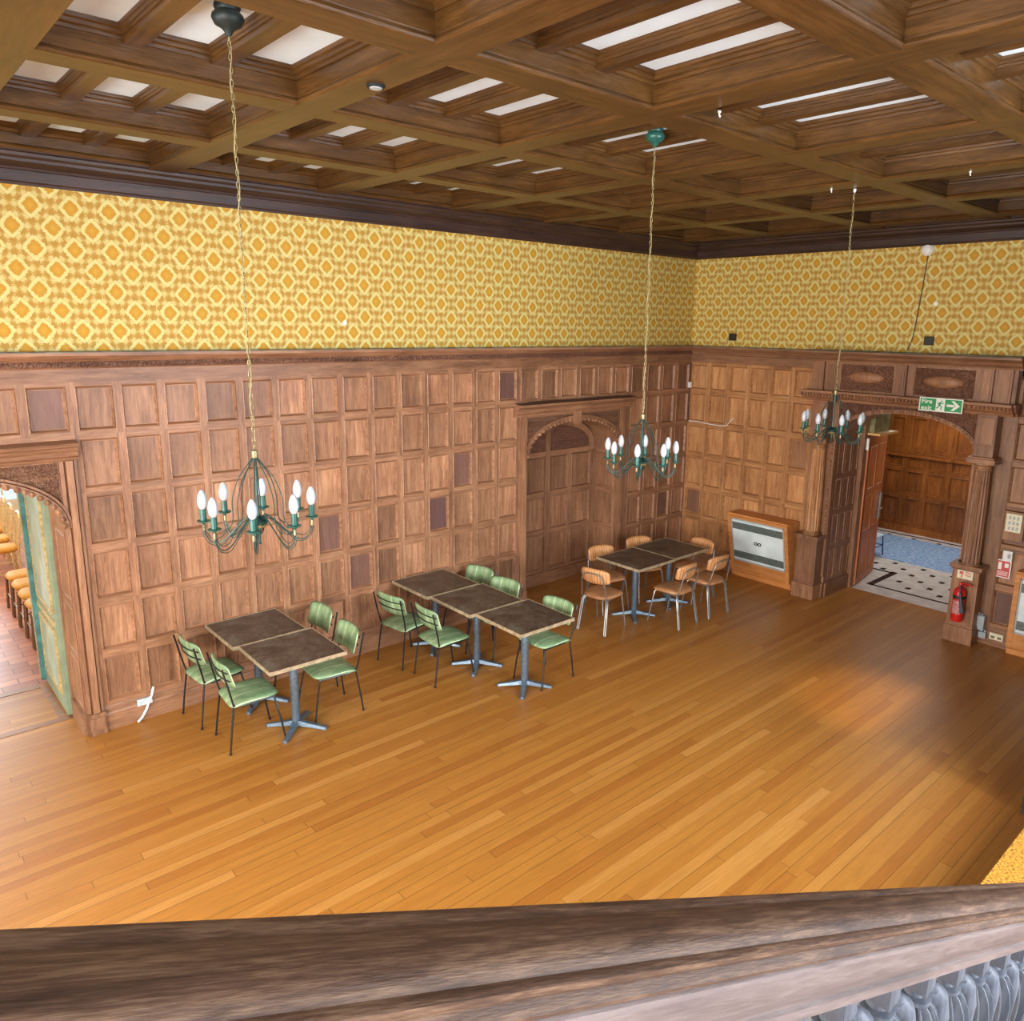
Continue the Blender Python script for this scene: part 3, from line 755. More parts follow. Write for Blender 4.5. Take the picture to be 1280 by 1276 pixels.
# ------------------------------------------------------------------ ceiling
ceil = struct(empty('ceiling'))
mb = MB(); mb.add([(-13.3, -9.2, 4.965), (.1, -9.2, 4.965), (.1, .1, 4.965), (-13.3, .1, 4.965)], [(0, 1, 2, 3)])
struct(mb.build('ceiling_plaster', 'plaster', ceil, fix=False))
XB = [-12.0, -10.52, -9.045, -7.585, -6.126, -4.60, -3.267, -1.96, -.62]     # left faces of beams running along y
YB = [-.27, -1.55, -2.875, -4.21, -5.585, -6.94, -8.29]                      # near (-y) faces of beams running along x
BW = .21
def beam_prof(w, z0=4.78):
    h = w/2
    L_ = [(-h+.004, z0), (-h-.002, z0+.006), (-h-.008, z0+.016), (-h-.002, z0+.028), (-h+.004, z0+.034), (-h, z0+.04), (-h, 4.90), (-h-.012, 4.902), (-h-.014, 4.918), (-h-.028, 4.924), (-h-.03, 4.94), (-h-.044, 4.946), (-h-.047, 4.966)]
    return L_+[(-a, b_) for a, b_ in L_[::-1]]
for x in XB:
    mb = MB(); mb.sweep(beam_prof(BW), (x+BW/2, -9.1, 0), (x+BW/2, 0, 0), (1, 0, 0), (0, 0, 1), 0, .5)
    struct(mb.build('ceiling_beam', 'beam_y', ceil))
for y in YB[1:]:
    mb = MB(); mb.sweep(beam_prof(BW, 4.781), (-13.1, y+BW/2, 0), (0, y+BW/2, 0), (0, 1, 0), (0, 0, 1), 0, .5)
    struct(mb.build('ceiling_beam', 'beam_x', ceil))
jp = [(-.046, 4.888), (-.046, 4.915), (-.054, 4.916), (-.056, 4.93), (-.062, 4.932), (-.064, 4.946), (-.07, 4.95), (-.073, 4.966)]
jp = jp+[(-a, b_) for a, b_ in jp[::-1]]
for i, x in enumerate(XB):
    x1 = XB[i+1] if i+1 < len(XB) else 0
    if x < -10: continue
    w = (x1-x-BW)
    for y0, y1 in zip([.0]+[q for q in YB[1:]], YB[1:]):
        ya, yb_ = (y0-(.2 if y0 == 0 else 0)), y1+BW
        for k in (1, 2):
            cx = x+BW+w*k/3
            mb = MB(); mb.sweep(jp, (cx, ya+.0, 0), (cx, yb_-.0, 0), (1, 0, 0), (0, 0, 1), 0, .5)
            struct(mb.build('ceiling_joist', 'beam_y', ceil))
# wall cornice
cp = [(0, 4.575), (.03, 4.575), (.035, 4.59), (.045, 4.60), (.05, 4.675), (.06, 4.68), (.066, 4.695), (.11, 4.72), (.125, 4.73), (.13, 4.75), (.16, 4.765), (.165, 4.785), (.215, 4.79), (.215, 4.80), (0, 4.80)]
mb = MB()
mb.sweep(cp, (-13.1, 0, 0), (0, 0, 0), (0, -1, 0), (0, 0, 1), 0, .5)
mb.sweep(cp, (0, 0, 0), (0, -9.1, 0), (-1, 0, 0), (0, 0, 1), 1, .5)
struct(mb.build('wall_cornice', ['dark_x', 'dark_y'], ceil))
hp = [(0, 4.795), (.20, 4.795), (.222, 4.80), (.23, 4.812), (.225, 4.825), (.215, 4.83), (.21, 4.835), (.21, 4.905), (.225, 4.912), (.235, 4.93), (.25, 4.94), (.28, 4.966), (0, 4.966)]
for p0, p1, ua, mm in (((-13.1, 0, 0), (0, 0, 0), (0, -1, 0), 'beam_x'), ((0, 0, 0), (0, -9.1, 0), (-1, 0, 0), 'beam_y')):
    mb = MB(); mb.sweep(hp, p0, p1, ua, (0, 0, 1), 0, .5); struct(mb.build('ceiling_beam', mm, ceil))
# fittings on the ceiling
mb = MB(); mb.lathe([(.045, 0), (.045, .006), (.05, .012)], (-7.46, -3.5, 4.768), 24, 1); mb.lathe([(.03, 0), (.032, .004)], (-7.46, -3.5, 4.764), 20, 0)
tag(mb.build('ceiling_downlight', ['grey', 'darkmetal']), 'small round grey fitting under the nearest long ceiling beam', 'ceiling fitting')
for k, (hx, hy, lb) in enumerate([(-5.85, -4.46, 'tiny white hook under the ceiling beam, nearest to the camera'), (-3.15, -3.72, 'tiny white hook under the ceiling beam left of the farthest chandelier chain'), (-3.16, -4.83, 'tiny white hook under the ceiling beam at the right edge')]):
    mb = MB(); mb.lathe([(.009, 0), (.009, .008)], (hx, hy, 4.773), 10); mb.tube([(hx, hy, 4.775), (hx, hy, 4.762), (hx+.008, hy, 4.752), (hx+.011, hy, 4.758)], .004, 8)
    tag(mb.build('ceiling_hook', 'white'), lb, 'hook', 'hooks under the ceiling beams')

# ------------------------------------------------------------------ chandeliers
def chandelier(loc, ztop, rot, label, drop):
    """loc = (x, y, z of the hub plate)"""
    r = tag(empty('chandelier', loc, rot), label, 'chandelier', 'eight-candle iron chandeliers')
    top = ztop-loc[2]
    mb = MB()
    if drop == 'canopy':
        mb.lathe([(.055, 0), (.058, -.015), (.05, -.03), (.066, -.045), (.07, -.06), (.058, -.085), (.03, -.1), (.018, -.115), (.01, -.13)], (0, 0, top), 24)
        mb.build('ceiling_canopy', 'darkmetal' if loc[0] < -7 else 'candle', r, smooth=True); ct = top-.13
    else:
        mb.lathe([(.012, 0), (.012, -.02), (.006, -.03)], (0, 0, top), 12); mb.build('ceiling_hook', 'white', r); ct = top-.03
    # chain of alternating links with the flex woven beside it
    mb = MB(); z = .40; k = 0
    while z < ct:
        ax = Vector((1, 0, 0)) if k % 2 else Vector((0, 1, 0))
        pts = [Vector((0, 0, z+.0135))+ax*(.0065*math.cos(a))+Vector((0, 0, .0165*math.sin(a))) for a in [2*PI*j/10 for j in range(10)]]
        mb.tube(pts, .0018, 5, 0, closed=True); z += .027; k += 1
    mb.build('chain', 'brass', r)
    mb = MB(); pts = []; z = .38; k = 0
    while z < ct: pts.append((.007*math.cos(k*1.1), .007*math.sin(k*1.1), z)); z += .05; k += 1
    pts.append((0, 0, ct)); mb.tube(pts, .0022, 6); mb.build('flex', plainflex, r)
    mb = MB()
    mb.tube([(.022*math.cos(a), 0, .385+.022*math.sin(a)) for a in [2*PI*j/16 for j in range(16)]], .003, 6, 0, closed=True)
    mb.build('hanging_ring', 'brass', r)
    mb = MB(); mb.lathe([(.014, .325), (.015, .33), (.015, .36), (.010, .364)], (0, 0, 0), 16); mb.build('collar', 'brass', r, smooth=True)
    mb = MB(); mb.tube([(0, 0, .33), (0, 0, .02)], .007, 8)
    mb.lathe([(.01, -.115), (.004, -.11), (.007, -.07), (.012, -.05), (.008, -.03), (.02, -.012), (.045, -.006), (.046, .004), (.03, .015), (.012, .03)], (0, 0, 0), 20)
    mb.build('hub', 'verdi', r, smooth=True)
    mb = MB(); mb.lathe([(.03, -.03), (.04, -.022), (.042, -.012), (.03, -.006)], (0, 0, 0), 20); mb.build('hub_plate', 'brass', r, smooth=True)
    def cat(ps, n=6):
        out = []
        for i in range(len(ps)-1):
            p0, p1, p2, p3 = ps[max(i-1, 0)], ps[i], ps[i+1], ps[min(i+2, len(ps)-1)]
            for q in range(n):
                t = q/n
                out.append(tuple(.5*(2*p1[d]+(-p0[d]+p2[d])*t+(2*p0[d]-5*p1[d]+4*p2[d]-p3[d])*t*t+(-p0[d]+3*p1[d]-3*p2[d]+p3[d])*t**3) for d in (0, 1)))
        out.append(ps[-1]); return out
    for k in range(8):
        a = k*PI/4; c, s_ = math.cos(a), math.sin(a)
        W = lambda pr, off=0: [(x*c-off*s_, x*s_+off*c, z) for x, z in pr]
        mb = MB()
        mb.tube(W(cat([(.02, .02), (.05, .028), (.10, -.02), (.165, -.085), (.215, -.10), (.25, -.06), (.258, .005)])), .0034, 6)
        mb.tube(W(cat([(.02, .012), (.06, .01), (.12, -.05), (.18, -.11), (.235, -.10), (.262, -.05), (.258, .0)]), .006), .0022, 5)
        mb.tube(W(cat([(.258, -.02), (.225, -.075), (.18, -.07), (.15, -.03)])), .0022, 5)
        arm = mb.build('arm', 'verdi', r, smooth=True)
        mb = MB(); mb.tube(W(cat([(.008, .33), (.03, .3), (.085, .22), (.118, .12), (.12, .03), (.135, -.02), (.17, -.04)])), .0026, 6)
        mb.build('cage_wire', 'verdi', r, smooth=True)
        p = (.258*c, .258*s_, 0)
        mb = MB(); mb.lathe([(.006, -.03), (.006, .0), (.012, .006), (.03, .012), (.032, .018), (.012, .016), (.0125, .02), (.0145, .02), (.0145, .075), (.01, .076)], p, 16)
        mb.build('candle_cup', 'candle', arm, smooth=True)
        mb = MB(); mb.lathe([(.012, .076), (.0195, .09), (.0235, .11), (.0225, .13), (.017, .152), (.009, .168), (.003, .173)], p, 16)
        mb.build('bulb', 'bulb', arm, smooth='all')
        mb = MB(); mb.lathe([(.005, -.034), (.0075, -.03), (.0075, -.006), (.005, -.002)], p, 10); mb.build('brass_ferrule', 'brass', arm)
    return r
plainflex = plain('gold_flex', (160, 148, 98), .5, .1, var=.1)
M['plainflex'] = plainflex
chandelier((-8.2, -3.50, 2.61), 4.965, math.atan2(-3.7, -1.5)-math.radians(5.7), 'nearest and largest-looking chandelier, hung by a chain left of the others', 'canopy')
chandelier((-5.2, -3.46, 2.59), 4.965, math.atan2(-3.8, -4.5)-math.radians(6.5), 'middle chandelier with green candle tubes, hung before the arched niche', 'canopy')
chandelier((-3.01, -3.86, 2.70), 4.78, math.atan2(-3.37, -6.7)+math.radians(16.5), 'farthest chandelier, hung in front of the fluted doorway columns', 'hook')

# ------------------------------------------------------------------ tables
def make_table():
    r = empty('cafe_table')
    mb = MB(); mb.box(-.34, .34, -.34, .34, .732, .761); mb.build('tabletop', 'top', r, bevel=.003)
    mb = MB()
    for a, b_, c, d in ((-.348, .348, -.348, -.34), (-.348, .348, .34, .348), (-.348, -.34, -.34, .34), (.34, .348, -.34, .34)): mb.box(a, b_, c, d, .73, .763)
    mb.build('edging', 'edge', r)
    mb = MB(); mb.lathe([(.032, .06), (.038, .075), (.038, .70), (.05, .705), (.05, .715)], (0, 0, 0), 24); mb.box(-.14, .14, -.14, .14, .715, .731)
    mb.build('column', 'base', r, smooth=True)
    for k in range(4):
        a = PI/4+k*PI/2; c, s_ = math.cos(a), math.sin(a); mb = MB()
        st = [(0, .03, .03, .075), (.05, .032, .03, .075), (.1, .03, .022, .06), (.2, .026, .01, .04), (.265, .024, .0, .028), (.28, .018, .0, .02)]
        v = []
        for x, w, z0, z1 in st:
            for yy, zz in ((-w, z0), (w, z0), (w*.7, z1), (-w*.7, z1)): v.append((x*c-yy*s_, x*s_+yy*c, zz))
        f = [(i*4+j, i*4+(j+1) % 4, (i+1)*4+(j+1) % 4, (i+1)*4+j) for i in range(len(st)-1) for j in range(4)]+[(0, 1, 2, 3), tuple(range(len(v)-4, len(v)))[::-1]]
        mb.add(v, f); mb.build('foot', 'base', r, bevel=.004)
    return r
TB = [(-7.03, -.358, 0, 'table against the panelling, left pair of pushed-together dark tables', 'left pair of dark tables'),
      (-6.99, -1.065, -.02, 'front table of the left pair, between four green chairs', 'left pair of dark tables'),
      (-4.985, -.378, .0, 'table against the panelling in the row of three dark tables', 'row of three dark tables'),
      (-4.95, -1.088, -.012, 'middle table in the row of three dark tables', 'row of three dark tables'),
      (-4.89, -1.797, -.012, 'front table of the row of three, with one green chair at its right', 'row of three dark tables'),
      (-2.53, -1.21, 0, 'left table of the pair among the tan leather chairs', 'right pair of dark tables'),
      (-1.825, -1.19, 0, 'right table of the pair among the tan leather chairs, nearer the heater', 'right pair of dark tables')]
t0 = make_table()
for i, (x, y, a, lb, g) in enumerate(TB):
    t = t0 if i == 0 else copy_tree(t0)
    t.location = (x, y, 0); t.rotation_euler = (0, 0, a); tag(t, lb, 'table', g)
# ------------------------------------------------------------------ green chairs (face +x locally)
def make_green():
    r = empty('dining_chair')
    mb = MB(); mb.pad(.42, .43, .05, lambda u, v, n: (u, v*(1-.06*u/.2), .437+n-.018*(u/.2)**2*(1 if u < 0 else .2)), 14, 14, 7)
    mb.build('seat', 'green', r, smooth='all')
    mb = MB(); mb.pad(.43, .235, .035, lambda u, v, n: (-.225-.28*v+n-.0+.9*u*u, u, .69+v), 16, 10, 7)
    mb.build('backrest', 'green', r, smooth='all')
    for s_ in (-1, 1):
        mb = MB(); mb.tube([(-.17, .16*s_, .415), (-.185, .19*s_, .40), (-.215, .2*s_, .2), (-.24, .205*s_, .004)], .0085, 8)
        mb.lathe([(.011, 0), (.011, .015)], (-.24, .205*s_, 0), 8); mb.build('leg', 'black', r, smooth=True)
        mb = MB(); mb.tube([(.13, .15*s_, .415), (.165, .175*s_, .40), (.205, .192*s_, .2), (.235, .2*s_, .004)], .0085, 8)
        mb.lathe([(.011, 0), (.011, .015)], (.235, .2*s_, 0), 8); mb.build('leg', 'black', r, smooth=True)
    mb = MB()
    for s_ in (-1, 1): mb.tube([(.17, .17*s_, .408), (-.12, .19*s_, .408), (-.185, .2*s_, .43), (-.205, .213*s_, .52), (-.222, .216*s_, .60), (-.262, .216*s_, .785)], .0085, 8)
    for x in (.15, -.13): mb.tube([(x, -.18, .408), (x, .18, .408)], .007, 6)
    for z in (.66, .735): mb.tube([(-.232-.26*(z-.69)-.02+.9*y*y, y, z) for y in (-.21, -.1, 0, .1, .21)], .0055, 6)
    mb.build('seat_frame', 'black', r, smooth=True)
    return r
g0 = make_green(); R_ = math.radians
GR = 'green vinyl chairs around the dark tables'
GC = [(-7.42, -.33, 4, 'green vinyl chair at the left of the left table pair, nearer the wall'),
      (-7.36, -.95, -4, 'green vinyl chair at the left of the left table pair, farther from the wall'),
      (-6.56, -.36, 182, 'green vinyl chair at the right of the left table pair, backrest close to the wall'),
      (-6.60, -.955, 177, 'green vinyl chair at the right of the left table pair, farther from the wall'),
      (-5.42, -.45, 8, 'green vinyl chair at the left of the row of three tables, nearer the wall'),
      (-5.34, -1.04, -3, 'green vinyl chair at the left of the row of three tables, farther from the wall'),
      (-4.55, -.40, 189, 'green vinyl chair behind the row of three tables, nearest the wall'),
      (-4.60, -.93, 190, 'green vinyl chair behind the row of three tables, next to the one nearest the wall'),
      (-4.595, -1.76, 184, 'green vinyl chair alone at the right of the front table of three')]
for i, (x, y, a, lb) in enumerate(GC):
    o = g0 if i == 0 else copy_tree(g0)
    o.location = (x, y, 0); o.rotation_euler = (0, 0, R_(a)); tag(o, lb, 'chair', GR)
# ------------------------------------------------------------------ tan chairs
def make_tan():
    r = empty('dining_chair')
    mb = MB(); mb.pad(.42, .43, .06, lambda u, v, n: (u+.01, v*(1.0+.10*u/.2), .445+n-.01*(abs(u)/.2)**2), 14, 14, 3.2)
    mb.build('seat', 'tan', r, smooth='all')
    mb = MB(); pad_ribs[0] = 22.
    mb.pad(.40, .2, .05, lambda u, v, n: (-.195-.2*v+n+1.0*u*u, u, .70+v), 44, 10, 3.6, rib=.009)
    mb.build('backrest', 'tanback', r, smooth='all')
    for s_ in (-1, 1):
        mb = MB()
        for q in (0, .022): mb.tube([(-.15, (.155-q)*s_, .42), (-.17, (.18-q)*s_, .38), (-.20, (.19-q)*s_, .2), (-.235, (.2-q)*s_, .004)], .009, 8)
        mb.build('leg', 'pewter', r, smooth=True)
        mb = MB(); mb.tube([(.14, .15*s_, .42), (.165, .175*s_, .40), (.20, .19*s_, .2), (.235, .2*s_, .004)], .0085, 8)
        mb.build('leg', 'pewter', r, smooth=True)
    mb = MB()
    mb.tube([(-.1, -.17, .415), (-.18, -.175, .43), (-.2, -.165, .52), (-.235, -.15, .66), (-.25, -.125, .72), (-.255, -.08, .745), (-.255, 0, .75), (-.255, .08, .745), (-.25, .125, .72), (-.235, .15, .66), (-.2, .165, .52), (-.18, .175, .43), (-.1, .17, .415)], .008, 8)
    mb.build('back_hoop', 'pewter', r, smooth=True)
    mb = MB()
    for s_ in (-1, 1): mb.tube([(.15, .15*s_, .412), (-.15, .165*s_, .412)], .008, 6)
    for x in (.15, -.15): mb.tube([(x, -.16, .412), (x, .16, .412)], .008, 6)
    mb.build('seat_frame', 'pewter', r, smooth=True)
    return r
k0 = make_tan()
KC = [(-3.13, -1.21, 12, 'tan leather chair at the left end of the right table pair'),
      (-2.60, -.80, -104, 'tan leather chair in front of the niche, behind the left table of the right pair'),
      (-1.89, -.82, -108, 'tan leather chair behind the right table of the right pair'),
      (-2.31, -1.66, 92, 'tan leather chair in front of the right table pair, hoop back towards the camera'),
      (-1.70, -1.70, 86, 'tan leather chair in front of the wall heater, the one nearest to it'),
      (-1.40, -1.27, 176, 'tan leather chair at the far right end of the right table pair')]
for i, (x, y, a, lb) in enumerate(KC):
    o = k0 if i == 0 else copy_tree(k0)
    o.location = (x, y, 0); o.rotation_euler = (0, 0, R_(a)); tag(o, lb, 'chair', 'tan leather chairs around the right tables')

# ------------------------------------------------------------------ wall heaters
def heater(y0, y1, zt, xt, xb, label):
    r = tag(empty('wall_heater', (0, (y0+y1)/2, 0)), label, 'heater', 'wood-cased wall heaters'); w = abs(y1-y0)/2
    mb = MB(); prof = [(0, 0), (xb, 0), (xb, .06), (xb+.02, .1), (xt, zt-.02), (xt, zt), (0, zt)]
    mb.sweep(prof, (0, -w, 0), (0, w, 0), (-1, 0, 0), (0, 0, 1)); mb.build('cabinet', 'cab', r, bevel=.004)
    # sloping front frame
    d = Vector((-(xt-xb-.02), 0, zt-.12)).normalized(); nrm = Vector((-d.z, 0, d.x)); o = Vector((-(xb+.02), 0, .1)); H = (zt-.12)/d.z
    def fb(mb, a0, a1, s0, s1, n0, n1, m=0):
        v = [o+d*s+nrm*n+Vector((0, a, 0)) for a in (a0, a1) for s in (s0, s1) for n in (n0, n1)]
        mb.add(v, [(0, 1, 3, 2), (4, 6, 7, 5), (0, 4, 5, 1), (2, 3, 7, 6), (0, 2, 6, 4), (1, 5, 7, 3)], m)
    mb = MB()
    for a in ((-w, -w+.055, .0, H), (w-.055, w, .0, H), (-w+.055, w-.055, .0, .17), (-w+.055, w-.055, H-.045, H)): fb(mb, *a, 0, .022)
    mb.build('front_frame', 'cab', r, bevel=.003)
    mb = MB(); b0, b1 = .19, H-.065
    fb(mb, -w+.07, w-.07, b0, b1, .0, .012); mb.build('front_panel', 'heatfront', r)
    mb = MB()
    hh = b1-b0
    for c0 in (b0+.05*hh, b0+.77*hh):
        fb(mb, -w+.075, w-.075, c0, c0+.17*hh, .012, .015, 0)
        for k in range(5): q = c0+.17*hh*(k+.5)/5; fb(mb, -w+.075, w-.075, q-.004, q+.004, .015, .021, 0)
    mb.build('grille', 'grille', r)
    mb = MB()
    for a in ((-w+.058, -w+.075, b0-.02, b1+.02), (w-.075, w-.058, b0-.02, b1+.02), (-w+.058, w-.058, b0-.02, b0), (-w+.058, w-.058, b1, b1+.02)): fb(mb, *a, .0, .018)
    mb.build('metal_trim', 'grey', r)
    mb = MB(); q = (b0+b1)/2
    for s_ in (-1, 1):
        mb.tube([o+d*(q+.02*math.sin(t))+nrm*.018+Vector((0, s_*.03+.024*math.cos(t), 0)) for t in [2*PI*j/14 for j in range(14)]], .007, 6, closed=True)
    mb.build('badge', 'blackp', r)
    return r
heater(-2.0, -1.04, .985, .31, .10, 'oak-cased wall heater with pale front, left of the fluted column')
heater(-5.75, -4.74, .985, .16, .13, 'oak-cased wall heater cut by the right edge of the photo')

# ------------------------------------------------------------------ small wall things
def textobj(name, body, size, loc, rot, mat, parent, ext=.001, align='LEFT', sx=1):
    cu = bpy.data.curves.new(name, 'FONT'); cu.body = body; cu.size = size; cu.extrude = ext; cu.align_x = align; cu.offset = size*.012
    cu.materials.append(M[mat]); tmp = bpy.data.objects.new(name, cu); C.objects.link(tmp); bpy.context.view_layer.update()
    me = bpy.data.meshes.new_from_object(tmp); bpy.data.objects.remove(tmp); o = bpy.data.objects.new(name, me); C.objects.link(o); o.location = loc; o.rotation_euler = rot; o.scale = (sx, 1, 1); o.parent = parent
    return o
RW = (PI/2, 0, -PI/2)          # text facing -x on the right wall, reading towards -y
# fire exit sign
sg = tag(empty('fire_exit_sign', (-.255, -3.755, 2.765)), 'green and white fire exit sign hung over the right arch', 'sign')
mb = MB(); mb.box(-.006, .004, -.24, .24, -.08, .08); mb.build('board', 'signwhite', sg)
mb = MB()
for y0, y1 in ((.228, .052), (-.048, -.228)): mb.box(-.009, -.004, y1, y0, -.068, .068)
mb.build('green_field', 'signgreen', sg)
textobj('lettering', 'Fire\nexit', .074, (-.0105, .213, .010), RW, 'signwhite', sg, sx=1.05)
mb = MB()                     # running figure
P_ = lambda y, z: (-.0115, y, z)
mb.lathe([(.001, 0), (.001, .001)], (0, 0, 0), 4)
mb = MB()
mb.box(-.0075, -.004, -.046, .05, -.068, .068, 0)
mb.tube([P_(-.01, .05), P_(-.012, .042)], .011, 8, 1)
mb.tube([P_(-.002, .032), P_(.012, -.002)], .010, 6, 1)
mb.tube([P_(.012, -.002), P_(-.012, -.018), P_(-.008, -.05)], .006, 6, 1)
mb.tube([P_(.014, -.004), P_(.026, -.03), P_(.044, -.038)], .006, 6, 1)
mb.tube([P_(-.002, .03), P_(-.024, .016), P_(-.032, .024)], .0045, 6, 1)
mb.tube([P_(.0, .03), P_(.022, .024), P_(.028, .006)], .0045, 6, 1)
mb.build('running_figure', ['signwhite', 'signgreen'], sg)
mb = MB()
def flat(pts, x0, x1):
    n = len(pts); mb.add([(x0, y, z) for y, z in pts]+[(x1, y, z) for y, z in pts], [tuple(range(n)), tuple(range(n, 2*n))[::-1]]+[(i, (i+1) % n, n+(i+1) % n, n+i) for i in range(n)])
mb.box(-.011, -.009, -.15, -.068, -.014, .014)
flat([(-.115, .055), (-.145, .055), (-.212, 0), (-.145, -.055), (-.115, -.055), (-.165, 0)], -.0115, -.009)
mb.build('arrow', 'signwhite', sg)
# extinguisher and its signs
ex = tag(empty('fire_extinguisher', (-.325, -4.245, .29)), 'red fire extinguisher hung on the right column pedestal', 'fire extinguisher')
mb = MB(); mb.lathe([(.05, 0), (.063, .01), (.066, .03), (.066, .34), (.055, .385), (.03, .41), (.02, .42)], (0, 0, 0), 24); mb.build('cylinder', 'red', ex, smooth=True)
mb = MB(); mb.lathe([(.067, .28), (.068, .285), (.068, .315), (.067, .32)], (0, 0, 0), 24, 0); mb.build('band', 'blackp', ex)
mb = MB()
mb.add([(-.0665*math.cos(a), -.0665*math.sin(a), z) for z in (.1, .26) for a in [-.75+.15*k for k in range(11)]], [(k, k+1, 12+k, 11+k) for k in range(10)])
mb.build('text_label', plain('extinguisher_label', (214, 120, 116), .5, var=.45, vs=130), ex)
mb = MB(); mb.lathe([(.018, .42), (.018, .46), (.012, .47)], (0, 0, 0), 12); mb.tube([(0, .01, .455), (-.01, -.06, .47), (-.01, -.13, .455)], .008, 8); mb.tube([(0, .0, .44), (0, -.08, .435)], .007, 8); mb.build('valve', 'red', ex, smooth=True)
mb = MB(); mb.tube([(-.02, -.01, .44), (-.07, -.02, .43), (-.085, -.03, .36)], .008, 8); mb.tube([(-.085, -.03, .37), (-.085, -.075, .14)], [.014, .024], 12); mb.build('discharge_horn', plain('grey_rubber', (70, 76, 88), .5), ex, smooth=True)
mb = MB(); mb.box(-.01, .07, -.03, .03, .33, .36); mb.build('wall_bracket', 'blackp', ex)
s1 = tag(empty('extinguisher_sign', (-.248, -4.25, .835)), 'small cream sign with red print above the extinguisher', 'sign')
mb = MB(); mb.box(-.003, .003, -.085, .085, -.05, .05); mb.build('board', 'offwhite', s1)
mb = MB(); mb.box(-.005, -.002, .02, .06, .005, .035); mb.box(-.005, -.002, .03, .04, -.04, .0)
for k in range(3): mb.box(-.005, -.002, -.065, .0, .03-.02*k, .037-.02*k, 0)
mb.build('pictogram', 'signred', s1)
s2 = tag(empty('fire_action_notice', (-.012, -4.56, .94)), 'red framed notice on the dark panelling beside the column', 'sign')
mb = MB(); mb.box(-.004, .01, -.08, .08, -.105, .105); mb.build('board', 'signwhite', s2)
mb = MB(); mb.box(-.006, -.003, -.068, .068, -.093, .093, 0); mb.box(-.008, -.005, .015, .05, -.01, .075, 1); mb.box(-.008, -.005, -.055, -.015, .02, .07, 1)
for k in range(4): mb.box(-.008, -.005, -.055, .055, -.035-.014*k, -.030-.014*k, 1)
mb.build('printed_field', ['signred', 'signwhite'], s2)
mb = MB(); mb.box(-.05, 0, -4.645, -4.55, 1.05, 1.165, 0); mb.box(-.055, -.05, -4.63, -4.60, 1.08, 1.13, 1)
tag(mb.build('wall_control', ['white', 'grey'], bevel=.004), 'small white control box above the red notice', 'switch')
sp = tag(empty('switch_panel', (-.02, -4.61, 1.49)), 'cream switch panel with rows of buttons on the dark panelling', 'switch panel')
mb = MB(); mb.box(-.01, .02, -.1, .1, -.2, .13); mb.build('backing_board', 'frame_z', sp)
mb = MB(); mb.box(-.03, -.01, -.08, .08, -.1, .11); mb.build('face_plate', 'offwhite', sp, bevel=.003)
for i in range(3):
    for j in range(3):
        mb = MB(); mb.box(-.038, -.03, -.05+.04*i, -.03+.04*i, -.075+.06*j, -.04+.06*j); mb.build('rocker_switch', 'grey', sp)
mb = MB(); mb.box(-.1, -.01, -4.47, -4.37, .17, .35, 0); mb.tube([(-.06, -4.40, .35), (-.06, -4.40, .375)], .01, 8); mb.tube([(-.06, -4.43, .35), (-.06, -4.43, .37)], .01, 8)
tag(mb.build('electrical_box', 'grey', bevel=.006), 'upright grey electrical box low beside the column pedestal', 'electrical box')
mb = MB(); mb.box(-.09, -.02, -4.50, -4.42, .08, .155, 0); mb.ball((-.06, -4.485, .165), .015)
tag(mb.build('junction_box', 'grey', bevel=.005), 'small square grey box between the upright box and the cream socket', 'electrical box')
so = tag(empty('wall_socket', (-.035, -4.60, .125)), 'cream double socket low on the skirting by the right heater', 'socket')
mb = MB(); mb.box(-.012, .01, -.073, .073, -.04, .04); mb.build('face_plate', 'offwhite', so, bevel=.003)
mb = MB()
for y in (-.035, .035): mb.box(-.014, -.01, y-.02, y+.02, -.022, .005)
mb.build('socket_holes', plain('brown_bakelite', (120, 104, 74), .5), so)
# wallpaper fittings
for y, z, lb in ((-.73, 3.47, 'small black square box on the wallpaper near the corner'), (-3.45, 3.485, 'small black square box on the wallpaper above the fire exit sign')):
    mb = MB(); mb.box(-.05, 0, y-.05, y+.05, z-.05, z+.05, 0); mb.box(-.055, -.05, y-.04, y+.04, z-.04, z+.04, 0)
    tag(mb.build('wall_speaker', 'blackp', bevel=.004), lb, 'speaker', 'black boxes on the wallpaper')
mb = MB()
c = Vector((0, -3.31, 4.53)); v = []; n = 24
for r_, x in ((.066, 0), (.07, -.02), (.055, -.03), (.05, -.045), (.03, -.055), (.005, -.056)):
    for j in range(n): v.append((x, c.y+r_*math.cos(2*PI*j/n), c.z+r_*math.sin(2*PI*j/n)))
mb.add(v, [(i*n+j, i*n+(j+1) % n, (i+1)*n+(j+1) % n, (i+1)*n+j) for i in range(5) for j in range(n)]+[tuple(range(5*n, 6*n))])
tag(mb.build('smoke_detector', 'white', smooth=True), 'round white detector under the dark cornice on the right wall', 'smoke detector')
mb = MB(); mb.tube([(-.008, -3.32, 4.47), (-.008, -3.30, 4.1), (-.008, -3.27, 3.7), (-.008, -3.25, 3.5), (-.008, -3.2, 3.36)], .006, 6)
tag(mb.build('detector_cable', 'blackp'), 'thin dark cable running down the wallpaper from the white detector', 'cable')
for P3, y, z, nmn, lb in ((0, -3.47, 3.91, 'wall_patch', 'small pale torn patch in the right wallpaper beside the cable'),):
    mb = MB(); mb.add([(-.003, y+.03*math.cos(a)*random.uniform(.7, 1.1), z+.03*math.sin(a)*random.uniform(.7, 1.1)) for a in [2*PI*k/12 for k in range(12)]]+[(-.003, y, z)], [(k, (k+1) % 12, 12) for k in range(12)])
    mb.box(-.004, 0, y-.012, y+.012, z-.012, z+.012); tag(mb.build('plaster_filler_spot', 'white'), lb, 'filler spot')
